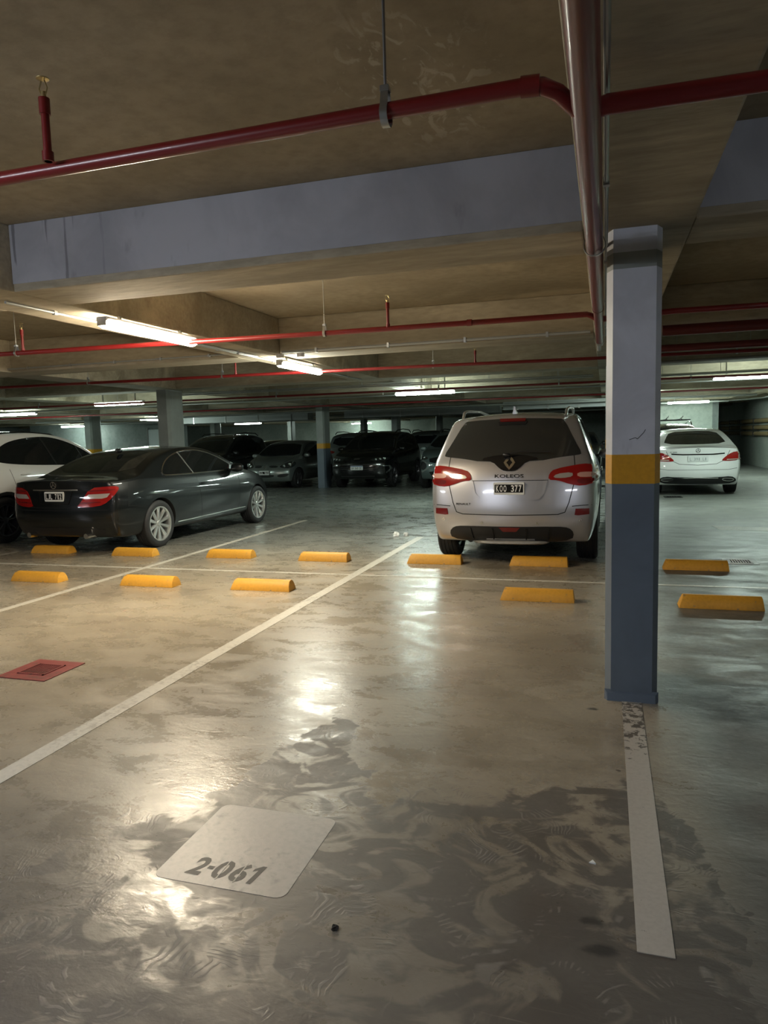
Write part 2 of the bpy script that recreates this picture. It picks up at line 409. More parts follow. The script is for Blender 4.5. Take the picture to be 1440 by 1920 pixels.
# ------------------------------------------------------------------ floor markings
def quad(name, pts, mat, label, cat, z=.002, parent=None):
    mb = MB().rings([[(x, y, 0) for x, y in pts], [(x, y, z) for x, y in pts]])
    o = obj(name, mb, mat, parent, 0)
    if label: tag(o, label, cat)
    return o
def rect(x0, y0, x1, y1): return [(x0, y0), (x1, y0), (x1, y1), (x0, y1)]
quad('painted_line', rect(-2.55, -1, -2.45, 9.75), M['line'], 'long white bay line running diagonally left of the numbered bay', 'floor line', .0022)
quad('painted_line', rect(-5.11, -1, -5.03, 11.6), M['line'], 'white bay line passing right of the black coupe', 'floor line', .0022)
quad('painted_line', rect(-16, 6.905, 3.5, 6.955), M['line'], 'thin white line crossing the whole floor between the two stop rows', 'floor line', .0020)
quad('painted_line', rect(.09, 1.93, .188, 3.84), M['line_chip'], 'wide worn white line running from the foot of the near pillar', 'floor line', .0022)
quad('painted_line', rect(-7.75, 3.0, -7.67, 11.0), M['line_old'], 'white bay line under the left flank of the black coupe', 'floor line', .0024)
quad('painted_line', [(1.55, 10.9), (2.45, 10.8), (2.5, 11.15), (1.5, 11.35)], M['line_old'], 'worn white floor patch in the lane right of the pillar', 'floor marking', .0022)
def rounded(x0, y0, x1, y1, r, n=5):
    out = []
    for cx, cy, a0 in ((x1 - r, y0 + r, -PI / 2), (x1 - r, y1 - r, 0), (x0 + r, y1 - r, PI / 2), (x0 + r, y0 + r, PI)):
        for k in range(n + 1):
            a = a0 + PI / 2 * k / n; out.append((cx + r * math.cos(a), cy + r * math.sin(a)))
    return out
bn = thing('bay_number', 'white rounded square with the bay number 2-061 painted on the near floor', 'floor marking', (-1.19, 2.13, 0), -.0)
M['bayw'] = m_worn('bay number white paint', (.46, .42, .36), (.26, .23, .195), .53, .70, .38, 22, (1, 1, 1))
M['bayt'] = principled('stencil dark paint', (.03, .027, .025), .5)
quad('white_square', rounded(-.235, -.245, .24, .235, .035), M['bayw'], None, None, .0012, bn)
def text_mesh(s, bold=0.0):
    cu = bpy.data.curves.new('txt', 'FONT'); cu.body = s; cu.offset = bold; cu.resolution_u = 3
    o = bpy.data.objects.new('txt', cu); C.objects.link(o)
    dg = bpy.context.evaluated_depsgraph_get(); me = bpy.data.meshes.new_from_object(o.evaluated_get(dg))
    vs = [Vector(v.co) for v in me.vertices]; fs = [tuple(p.vertices) for p in me.polygons]
    bpy.data.objects.remove(o); bpy.data.curves.remove(cu); bpy.data.meshes.remove(me)
    x0 = min(v.x for v in vs); x1 = max(v.x for v in vs); y0 = min(v.y for v in vs); y1 = max(v.y for v in vs)
    return [((v.x - (x0 + x1) / 2) / (x1 - x0), (v.y - (y0 + y1) / 2) / (y1 - y0)) for v in vs], fs
def flat_text(s, w, h, bold=0, shear=0, fn=None):
    vs, fs = text_mesh(s, bold); mb = MB()
    mb.v = [fn(x * w + shear * y * h, y * h) for x, y in vs]; mb.f = fs; return mb
mb = MB()
for ch, cx, cw_ in (('2', -.107, .052), ('-', -.066, .022), ('0', -.020, .058), ('6', .045, .056)):
    vs, fs = text_mesh(ch, .03); b0 = len(mb.v); hh = .098 if ch != '-' else .016
    mb.v += [(cx + x * cw_ + .14 * y * hh, y * hh, .0020) for x, y in vs]; mb.f += [tuple(b0 + q for q in f) for f in fs]
b0 = len(mb.v); one = [(-.006, -.049), (.011, -.049), (.011, .049), (-.003, .049), (-.022, .030), (-.022, .014), (-.006, .024)]
mb.v += [(.100 + x + .14 * y, y, .0020) for x, y in one]; mb.f.append(tuple(range(b0, b0 + 7)))
o = obj('bay_digits', mb, M['bayt'], bn, 0, loc=(.0, -.155, 0)); o['label'] = 'dark stencilled digits reading 2-061'
for x in (-.020, .045): obj('stencil_bridge', MB().box(x - .002, -.21, .0018, x + .002, -.10, .0024), M['bayw'], bn, 0)

# ------------------------------------------------------------------ parking stops
def stop_mesh():
    prof = [(0, 0), (.012, .05), (.038, .088), (.065, .1), (.095, .1), (.122, .088), (.148, .05), (.16, 0)]
    L = .62; mb = MB(); rr = []
    for x, k in ((0, 0), (.02, .5), (.035, 1), (.2, 1), (L / 2, 1), (L - .2, 1), (L - .02, 1), (L, .96)):
        rr.append([(x if k == 1 or k > .9 else x + z * .35, y, z * (1 if k else 1)) for y, z in prof])
    rr = []
    for i, x in enumerate((0, .15, .31, .47, .62)):
        lean = .35 if i == 0 else (-.12 if i == 4 else 0)
        rr.append([(x + z * lean - .31, y, z) for y, z in prof])
    return mb.rings(rr).mesh('parking_stop', M['stop'], 35, .004)
SM = stop_mesh()
stops = [(-6.08, 6.0, 'leftmost yellow parking stop of the front row'), (-4.70, 6.0, 'yellow stop just right of the bay line in the nearer row, below the coupe'),
         (-3.45, 6.02, 'yellow stop beside the long white line, its right end face dark'), (-.86, 6.04, 'chipped yellow parking stop in front of the silver car, nearer row'),
         (.57, 6.03, 'yellow parking stop at the right edge, nearer than its neighbour with the grate'),
         (-7.40, 7.68, 'shaded yellow stop under the left rear of the black coupe'), (-6.08, 7.64, 'yellow stop beside the rear wheel of the black coupe'),
         (-4.72, 7.68, 'back row yellow stop just right of the bay line by the coupe'), (-3.46, 7.63, 'back row yellow stop alone in the empty aisle'),
         (-2.13, 7.65, 'yellow stop against the left rear tyre of the silver car'), (-.99, 7.68, 'yellow stop under the middle of the silver car bumper'),
         (.57, 7.69, 'yellow parking stop right of the pillar beside the white framed grate')]
for i, (x, y, lb) in enumerate(stops):
    o = link('parking_stop', SM, None, (x + .31, y, 0), (0, 0, random.uniform(-.01, .012))); tag(o, lb, 'parking stop', 'yellow parking stops')

# ------------------------------------------------------------------ drains
def drain(x, y, w, d, frame, label, nbar, inner=.55):
    t = thing('floor_drain', label, 'drain', (x, y, 0)); mb = MB()
    fw, fd = w * (1 - inner) / 2, d * (1 - inner) / 2
    mb.box(-w / 2, -d / 2, 0, w / 2, -d / 2 + fd, .006).box(-w / 2, d / 2 - fd, 0, w / 2, d / 2, .006)
    mb.box(-w / 2, -d / 2 + fd, 0, -w / 2 + fw, d / 2 - fd, .006).box(w / 2 - fw, -d / 2 + fd, 0, w / 2, d / 2 - fd, .006)
    obj('frame', mb, frame, t, 0, .002)
    iw, idp = w * inner, d * inner
    obj('pit', MB().box(-iw / 2, -idp / 2, 0, iw / 2, idp / 2, .0015), M['pit'], t, 0)
    rim = MB()
    for s in (-1, 1):
        rim.box(-iw / 2, s * (idp / 2 - .006) - .006, .0015, iw / 2, s * (idp / 2 - .006) + .006, .010)
        rim.box(s * (iw / 2 - .006) - .006, -idp / 2, .0015, s * (iw / 2 - .006) + .006, idp / 2, .010)
    obj('grate_rim', rim, frame, t, 0)
    bm_ = MB().box(-.004, -idp / 2 + .01, .001, .004, idp / 2 - .01, .008).mesh('bar', frame, 0)
    for k in range(nbar): link('bar', bm_, t, (-iw / 2 + iw * (k + .5) / nbar, 0, 0))
    bm2 = MB().box(-iw / 2, -.004, .001, iw / 2, .004, .007).mesh('cross_bar', M['iron'], 0)
    link('cross_bar', bm2, t, (0, 0, 0))
drain(-3.435, 3.58, .37, .36, M['redgrate'], 'square floor drain with a faded red frame at the left edge', 13)
drain(1.38, 8.27, .32, .30, M['whiteframe'], 'floor drain with a white frame behind the right hand stop', 9, .7)
drain(1.38, 16.2, .36, .40, M['iron'], 'small dark floor drain behind the white saloon', 6, .8)

# ------------------------------------------------------------------ litter
def crumple(seed, s):
    rnd = random.Random(seed); bm = bmesh.new(); bmesh.ops.create_icosphere(bm, subdivisions=2, radius=s)
    for v in bm.verts:
        v.co *= rnd.uniform(.55, 1.25); v.co.z = max(0, v.co.z * .8 + s * .45)
    mb = MB(); bm.verts.ensure_lookup_table(); mb.v = [tuple(v.co) for v in bm.verts]; mb.f = [tuple(x.index for x in f.verts) for f in bm.faces]; bm.free(); return mb
o = obj('crumpled_tissue', crumple(1, .05), M['paper'], None, 0, loc=(-2.88, 9.80, 0)); tag(o, 'left and taller of two crumpled white tissues in the aisle', 'litter')
o = obj('crumpled_tissue', crumple(2, .042), M['paper'], None, 0, loc=(-2.74, 9.84, 0)); tag(o, 'right and flatter of two crumpled white tissues in the aisle', 'litter')
o = obj('paper_scrap', MB().rings([[(0, 0, 0), (.022, -.004, 0), (.012, .02, 0)], [(0, 0, .003), (.022, -.004, .006), (.012, .02, .002)]]), M['paper'], None, 0, loc=(-.045, 2.32, 0)); tag(o, 'tiny white paper scrap on the near floor left of the worn line', 'litter')
M['dirt'] = principled('dark dirt clod', (.03, .026, .022), .8)
o = obj('dirt_clod', crumple(5, .011), M['dirt'], None, 0, loc=(-.745, 1.80, 0)); tag(o, 'small dark dirt clod right of the bay number', 'litter')

# ------------------------------------------------------------------ pipes
def hanger(parent, x, y, z, r, top=ZC, along='x', thin=False):
    """rod + clevis band; x,y,z = pipe centre at the hanger"""
    rr = .003 if thin else .0045
    t = obj('hanger_rod', MB().tube([(x, y, z + r + .03), (x, y, top)], rr, 8), M['rod'] if not thin else M['conduit'], parent)
    pts = []
    n = 14
    mb = MB(); R = r + .004; wd = .011
    ring = []
    for k in range(n + 1):
        a = -PI * 1.30 + 2 * PI * .80 * k / n
        ring.append((math.cos(a) * R, math.sin(a) * R))
    ring = [(-.006, R + .045)] + [(-R * .72, R * .75)] + [(math.cos(a) * R, math.sin(a) * R) for a in [PI * .85 + PI * 1.3 * k / 12 for k in range(13)]] + [(R * .72, R * .75), (.006, R + .045)]
    rows = []
    for (u, v) in ring:
        q = (1 + .0035 / max(R, .01))
        if along == 'x': rows.append([(x - wd, y + u, z + v), (x + wd, y + u, z + v), (x + wd, y + u * q, z + v * q), (x - wd, y + u * q, z + v * q)])
        else: rows.append([(x + u, y - wd, z + v), (x + u, y + wd, z + v), (x + u * q, y + wd, z + v * q), (x + u * q, y - wd, z + v * q)])
    mb.rings(rows); mb.box(x - .013, y - .013, z + R + .035, x + .013, y + .013, z + R + .05)
    b = obj('clevis_band', mb, M['galv'], parent)
def sprinkler(parent, x, y, z0, z1, r=.013):
    obj('sprinkler_riser', MB().tube([(x, y, z0), (x, y, z1)], r, 12).tube([(x, y, z0), (x, y, z0 + .03)], r * 1.4, 12).tube([(x, y, z1 - .05), (x, y, z1)], r * 1.35, 12), M['redpipe'], parent)
    h = MB().tube([(x, y, z1), (x, y, z1 + .02)], .008, 10)
    for s in (-1, 1): h.tube([(x + s * .008, y, z1 + .01), (x + s * .016, y, z1 + .03), (x + s * .006, y, z1 + .055)], .0022, 6)
    h.lathe([(.004, z1 + .052), (.020, z1 + .058), (.021, z1 + .060), (.004, z1 + .060)], 14, 'z', (x, y, 0), True)
    obj('sprinkler_head', h, M['brass'], parent)
def pipe(label, pts, r, mat, cat='pipe', name='sprinkler_pipe', couple=(), branch=False):
    if branch: t = obj('branch_pipe', MB().tube(pts, r, 20), mat, big); t['label'] = label
    else: t = obj(name, MB().tube(pts, r, 20), mat); tag(t, label, cat)
    for c, d in couple:
        c = Vector(c); d = Vector(d).normalized()
        obj('coupling', MB().tube([c - d * .03, c + d * .03], r * 1.12, 20), mat, t)
    return t
big = obj('main_pipe', MB().tube([(-.052, -3, 2.29), (-.052, 1.52, 2.29)], .043, 28).tube([(-.052, 1.50, 2.29), (-.052, 5.4, 2.29)], .0385, 28).tube([(-.052, 5.38, 2.285), (-.052, 7.45, 2.285)], .034, 28), M['bigpipe'])
tag(big, 'thick dark red main pipe running under the beam towards the back', 'pipe')
for y, r in ((1.50, .046), (5.4, .041)): obj('coupling', MB().tube([(-.052, y - .03, 2.29), (-.052, y + .012, 2.29)], r, 28), M['bigpipe'], big)
for y in (-.5, 3.6, 7.2): hanger(big, -.052, y, 2.29, .044, ZB, 'y')
white_end = obj('pipe_end', MB().tube([(-.062, 7.3, 2.26), (-.062, 7.62, 2.24)], .02, 12), M['conduit'], big)
p1 = pipe('near red sprinkler pipe crossing the picture below the ceiling, upper left', [(-8, 2.055, 2.33), (-3, 2.055, 2.33), (-.20, 2.05, 2.345), (-.165, 2.05, 2.34), (-.125, 2.07, 2.325), (-.08, 2.10, 2.29), (-.052, 2.12, 2.29)], .0225, M['redpipe'], branch=True)
obj('coupling', MB().tube([(-.22, 2.05, 2.345), (-.17, 2.05, 2.343)], .027, 18), M['redpipe'], p1)
sprinkler(p1, -1.73, 2.0, 2.34, 2.535); hanger(p1, -.60, 2.05, 2.33, .024); hanger(p1, -4.3, 2.05, 2.33, .024)
p1b = pipe('red branch pipe leaving the main pipe to the upper right corner', [(-.052, 2.16, 2.30), (.0, 2.165, 2.315), (.5, 2.20, 2.325), (3.9, 2.4, 2.325)], .027, M['redpipe'], branch=True)
p2 = pipe('second red sprinkler pipe, bright where it passes the warm tube light', [(-9, 5.55, 2.33), (-5.5, 5.68, 2.33), (-2.3, 5.87, 2.33), (-.14, 5.93, 2.335), (-.10, 5.94, 2.32), (-.052, 5.96, 2.29)], .0225, M['redpipe'], branch=True)
sprinkler(p2, -1.75, 5.88, 2.34, 2.545); hanger(p2, -2.32, 5.87, 2.33, .024, thin=True); hanger(p2, -5.45, 5.68, 2.33, .024, thin=True); sprinkler(p2, -5.38, 5.69, 2.34, 2.55)
obj('coupling', MB().tube([(-1.08, 5.89, 2.332), (-1.04, 5.89, 2.332)], .027, 18), M['redpipe'], p2)
p2b = pipe('red branch pipe right of the near pillar, second row', [(-.052, 6.0, 2.30), (.5, 6.05, 2.33), (3.9, 6.25, 2.33)], .0225, M['redpipe'], branch=True)
p3 = pipe('third red sprinkler pipe crossing behind the neutral tube light', [(-9.5, 8.7, 2.33), (-5.3, 8.97, 2.33), (-2.1, 9.2, 2.33), (-.1, 9.42, 2.33), (3.9, 9.7, 2.33)], .021, M['redpipe'])
for x in (-7.2, -5.1, -2.15, 1.5): hanger(p3, x, 8.97 + (x + 5.3) * .085, 2.33, .022, thin=True)
sprinkler(p3, -4.9, 9.0, 2.34, 2.55); sprinkler(p3, -1.6, 9.26, 2.34, 2.5)
p4 = pipe('fourth red sprinkler pipe deep in the hall', [(-16, 12.9, 2.30), (-.1, 13.4, 2.30), (3.9, 13.5, 2.3)], .021, M['redpipe'])
for x in (-12, -9, -6.3, -3, -.8, 1.4): hanger(p4, x, 13.4 + (x + .1) * .031, 2.30, .022, thin=True)
p5 = pipe('fifth red sprinkler pipe in the far hall', [(-20, 17.2, 2.28), (3.9, 17.6, 2.28)], .021, M['redpipe'])
p6 = pipe('dark red pipe in the lane right of the pillar, upper one', [(.5, 7.2, 2.33), (3.9, 7.25, 2.33)], .05, M['bigpipe'])
p7 = pipe('dark red pipe in the lane right of the pillar, lower one', [(.5, 8.45, 2.30), (3.9, 8.5, 2.30)], .04, M['bigpipe'])
# grey conduits
def conduit(label, pts, r=.011, mat='conduit', clips=0, hang=0):
    t = obj('conduit', MB().tube(pts, r, 10), M[mat]); tag(t, label, 'conduit')
    a, b = Vector(pts[0]), Vector(pts[-1])
    for k in range(clips):
        p = a.lerp(b, (k + .5) / clips); obj('pipe_clip', MB().box(p.x - .012, p.y - r * 1.6, p.z - r * 1.6, p.x + .012, p.y + r * 1.6, p.z + r * 1.6), M['galv'], t, 0)
    for k in range(hang):
        p = a.lerp(b, (k + .5) / hang); obj('hanger_rod', MB().tube([p, (p.x, p.y, ZC)], .004, 6), M['conduit'], t)
    return t
conduit('grey conduit along the lower front edge of the second beam', [(-3.60, 7.74, 2.44), (-.15, 7.74, 2.44)], .016, clips=4)
conduit('thin grey conduit left of the second beam along its edge', [(-7.6, 7.74, 2.46), (-4.22, 7.74, 2.46)], .010, clips=5)
conduit('grey conduit under the left longitudinal beam', [(-3.90, 4.0, 2.405), (-3.90, 7.7, 2.405)], .010, clips=4)
conduit('second grey conduit under the left longitudinal beam', [(-3.95, 6.2, 2.405), (-3.95, 11.6, 2.405)], .010, clips=4)
conduit('grey conduit beside the big dark red pipe', [(-.0, 1.0, 2.36), (-.0, 7.5, 2.36)], .009, 'galv', clips=5)
tr = ((-8.5, 12.4, -.2, 12.9, 2.36, .014), (-8.5, 12.55, -.2, 13.05, 2.40, .012), (-20, 15.0, 3.9, 15.1, 2.33, .016), (-20, 18.9, 3.9, 18.9, 2.34, .016), (-20, 21.5, 3.9, 21.5, 2.30, .03), (-22, 26.2, 3.9, 26.2, 2.32, .03), (-24, 30, 3.5, 30, 2.3, .035))
nm = ('first of a grey conduit pair crossing above the parked row', 'second of a grey conduit pair crossing above the parked row', 'thin grey conduit behind the banded tube lights', 'long grey conduit over the facing cars', 'pale pipe crossing above the facing cars', 'pale pipe crossing the far hall ceiling', 'pale thick pipe near the back wall')
for (x0, y0, x1, y1, z, r), lb in zip(tr, nm): conduit(lb, [(x0, y0, z), (x1, y1, z)], r, 'galv' if r < .02 else 'conduit', hang=7)
conduit('grey conduit on the lane ceiling right of the pillar', [(.45, 10.2, 2.30), (3.95, 10.3, 2.34)], .02, 'galv', hang=4)
conduit('second grey conduit on the lane ceiling, behind the first', [(.45, 12.6, 2.30), (3.95, 12.8, 2.33)], .022, 'galv', hang=4)
conduit('bright pair conduit sweeping along the right wall ceiling, outer', [(4.9, 12, 2.36), (4.9, 26, 2.36), (3.9, 28, 2.36)], .022, 'galv')
conduit('bright pair conduit sweeping along the right wall ceiling, inner', [(4.7, 12, 2.34), (4.7, 25, 2.34), (3.6, 27, 2.34)], .022, 'galv')
for k, z in enumerate((1.66, 1.42, 1.20)):
    t = obj('wall_pipe', MB().tube([(XR - .12, 10, z), (XR - .12, 40, z)], .075, 14), M['ochre'])
    tag(t, '%s ochre pipe of three along the right hand wall' % ('top', 'middle', 'bottom')[k], 'pipe')
    cm = MB().box(-.09, -.03, -.085, .12, .03, .085).mesh('pipe_bracket', M['iron'], 0)
    for q in range(9): link('pipe_bracket', cm, t, (XR - .12, 16 + q * 2.6, z))
# round junction boxes
for x, y, lb in ((-3.6, 7.68, 'small round white junction box beside the second tube light'), (-3.35, 7.70, 'tiny white sensor near the round junction box')):
    o = obj('junction_box', MB().lathe([(.001, 0), (.04, 0), (.045, .012), (.045, .045), (.001, .05)], 20, 'z', (0, 0, -.05)), M['housing'], None, 35, loc=(x, y + .0, ZB - .002 + .0)); tag(o, lb, 'junction box')
# ventilation ducts deep in the hall
for (x0, x1, y, lb) in ((-9.0, -3.4, 24.4, 'pale flat duct above the black crossover'), (-3.0, .6, 22.2, 'pale flat duct above the silver car'), (-16, -10.5, 24.6, 'pale flat duct above the old grey hatchback')):
    t = obj('ventilation_duct', MB().box(x0, y, 2.16, x1, y + .5, 2.40), M['duct'], None, 0, .01); tag(t, lb, 'duct')
    for k in range(4): obj('duct_flange', MB().box(x0 + (x1 - x0) * (k + .5) / 4 - .02, y - .015, 2.145, x0 + (x1 - x0) * (k + .5) / 4 + .02, y + .515, 2.415), M['galv'], t, 0)

# ------------------------------------------------------------------ lights
def light(x, y, label, along='x', kind='cool', z=2.30, L=1.27, drop=True):
    t = thing('ceiling_light', label, 'light', (x, y, z), PI / 2 if along == 'y' else 0)
    obj('housing', MB().box(-L / 2, -.045, .035, L / 2, .045, .075), M['housing'], t, 35, .01)
    prof = []
    n = 8
    rr = []
    for xx, s in ((-L / 2 + .01, .9), (-L / 2 + .03, 1), (L / 2 - .03, 1), (L / 2 - .01, .9)):
        rr.append([(xx, .052 * s * math.cos(PI + PI * k / n), .036 + .050 * s * math.sin(PI + PI * k / n)) for k in range(n + 1)])
    o = obj('diffuser', MB().rings(rr), M['tube_' + kind], t)
    for s in (-1, 1):
        obj('end_cap', MB().box(s * (L / 2) - .008, -.040, .004, s * (L / 2) + .008, .040, .07), M['housing'], t, 35, .008)
        topz = ZC if drop else ZB
        obj('bracket', MB().box(s * L * .33 - .01, -.012, .07, s * L * .33 + .01, .012, topz - z), M['galv'], t, 0)
light(-3.64, 5.28, 'warm white tube light on the left beam, brightest in the picture', 'y', 'warm', 2.315, drop=False)
light(-3.70, 8.50, 'neutral white tube light hung left of centre below the third red pipe', 'y', 'white', 2.30, drop=False)
light(-3.58, 14.60, 'cool tube light above the black crossover, seen side on', 'x', 'cool', 2.30)
light(-10.26, 13.5, 'cool tube light left of the grey pillar', 'x', 'cool', 2.30)
light(-15.3, 15.8, 'cool tube light at the far left edge', 'x', 'cool', 2.30)
light(2.50, 14.3, 'cool tube light at the right edge over the lane', 'x', 'cool', 2.30)
light(2.60, 25.6, 'cool tube light before the pale wall behind the white saloon', 'x', 'cool', 2.28)
light(-17.4, 33.0, 'distant cool tube light over the old grey hatchback', 'x', 'cool', 2.30, 1.5)
light(-16.2, 23.1, 'distant tube light left of the grey pillar, end on', 'y', 'cool', 2.30)
light(-14.2, 41.5, 'most distant cool tube light near the back wall', 'x', 'cool', 2.30)
light(-23.5, 27.5, 'cool tube light on the inner left wall', 'x', 'cool', 2.30)
light(.72, 19.9, 'added cool tube light, unseen behind the near pillar', 'x', 'cool', 2.30)  # added lamp, out of sight, to brighten the far cars
light(4.85, 22.0, 'added cool tube light along the right wall, unseen beyond the right edge', 'y', 'cool', 2.30)  # added lamp outside the frame, lifts the right wall and its pipes
light(-20.5, 17.5, 'cool tube light beyond the left edge', 'x', 'cool', 2.30)
light(-3.0, .15, 'daylight tube light on the beam above the viewer, left one', 'x', 'day', 2.34, drop=False)
light(3.1, .15, 'daylight tube light on the beam above the viewer, right one', 'x', 'daydim', 2.34, drop=False)
light(-9.5, .15, 'daylight tube light on the beam behind the viewer, far left', 'x', 'day', 2.34, drop=False)

#CARS
# ------------------------------------------------------------------ cars
def interp(tab, x):
    if x <= tab[0][0]: return tab[0][1]
    for (a, b), (c, d) in zip(tab, tab[1:]):
        if x <= c: return b + (d - b) * (x - a) / (c - a) if c > a else d
    return tab[-1][1]
def sstep(t): t = max(0, min(1, t)); return t * t * (3 - 2 * t)
VS = [-1, -.94, -.78, -.42, 0, .42, .78, .94, 1]

def body_cage(S):
    top, rear, front = S['top'], S['rear'], S['front']
    L, W, zb, n, K = S['L'], S['W'], S['zb'], len(S['top']), len(VS)
    lowf, upf = [0, .10, .30, .55, .80, .95], [0, .12, .5, .86, 1]
    m_ = len(lowf) + len(upf); H = max(t[1] for t in top)
    xt0, xt1 = top[0][0], top[-1][0]; xb0, xb1 = rear[0][1], front[0][1]
    side = S.get('side', [(0, .93), (.12, .965), (.35, 1), (.6, 1), (.85, .985), (1, .955)])
    roofw = S['roofw']
    bulge = S.get('arch', .0)
    def yh(x, z, belt):
        if z <= belt: f = interp(side, (z - zb) / (belt - zb))
        else:
            t = (z - belt) / max(.05, H - belt); f = side[-1][1] - .02 * min(1, t * 6) - (side[-1][1] - .02 - roofw) * (t ** 1.15)
        ar, dr, af, df = S.get('plan', (.10, .9, .13, 1.2))
        a = max(0, 1 - x / dr); b = max(0, 1 - (L - x) / df)
        return W / 2 * f * (1 - ar * a ** 2.2 - af * b ** 2.2)
    def P(i, j, k):
        v = VS[k]; t = top[i]; xt, zt = t[0], t[1]; cr = S.get('crown', .045); xc = t[2] if len(t) > 2 else 0
        zt = zt - cr * abs(v) ** 2.2
        belt = min(interp(S['belt'], xt), zt - .045)
        z = zb + (belt - zb) * lowf[j] if j < len(lowf) else belt + .012 + (zt - belt - .012) * upf[j - len(lowf)]
        g = (xt - xt0) / (xt1 - xt0); xb = xb0 + (xb1 - xb0) * g
        s = (z - zb) / (zt - zb); x = xb + (xt - xb) * s
        zr = rear[0][0] + (rear[-1][0] - rear[0][0]) * s; zf = front[0][0] + (front[-1][0] - front[0][0]) * s
        lr = xb0 + (xt0 - xb0) * s; lf = xb1 + (xt1 - xb1) * s
        wr, wf = math.exp(-i / .8), math.exp(-(n - 1 - i) / .8)
        x += (interp([(q[0], q[1]) for q in rear], zr) - lr) * wr + (interp([(q[0], q[1]) for q in front], zf) - lf) * wf
        y = v * yh(x, z, belt)
        x += S.get('cr', .13) * abs(v) ** 2.6 * math.exp(-max(0, x) / .45) * (1 - .3 * s)
        x -= S.get('cf', .20) * abs(v) ** 2.4 * math.exp(-max(0, L - x) / .5)
        x += xc * v * v * s
        return (x, y, z)
    idx = {}; vv = []; ff = []
    def V(i, j, k):
        q = (i, j, k)
        if q not in idx: idx[q] = len(vv); vv.append(P(i, j, k))
        return idx[q]
    for i in range(n - 1):
        for j in range(m_ - 1):
            for k in (0, K - 1): ff.append((V(i, j, k), V(i + 1, j, k), V(i + 1, j + 1, k), V(i, j + 1, k)))
        for k in range(K - 1):
            for j in (0, m_ - 1): ff.append((V(i, j, k), V(i + 1, j, k), V(i + 1, j, k + 1), V(i, j, k + 1)))
    for j in range(m_ - 1):
        for k in range(K - 1):
            for i in (0, n - 1): ff.append((V(i, j, k), V(i, j + 1, k), V(i, j + 1, k + 1), V(i, j, k + 1)))
    return vv, ff

def inside(p, poly):
    c = False; x, y = p
    for (x0, y0), (x1, y1) in zip(poly, poly[1:] + poly[:1]):
        if (y0 > y) != (y1 > y) and x < (x1 - x0) * (y - y0) / (y1 - y0) + x0: c = not c
    return c
def smoothp(poly, it=2, keep=()):
    pts = [(p, i in keep) for i, p in enumerate(poly)]
    for _ in range(it):
        out = []; n = len(pts)
        for i in range(n):
            (a, ka), (b, kb), (c, kc) = pts[i - 1], pts[i], pts[(i + 1) % n]
            if kb: out.append((b, True)); continue
            out.append(((b[0] * .75 + a[0] * .25, b[1] * .75 + a[1] * .25), False)); out.append(((b[0] * .75 + c[0] * .25, b[1] * .75 + c[1] * .25), False))
        pts = out
    return [p for p, k in pts]

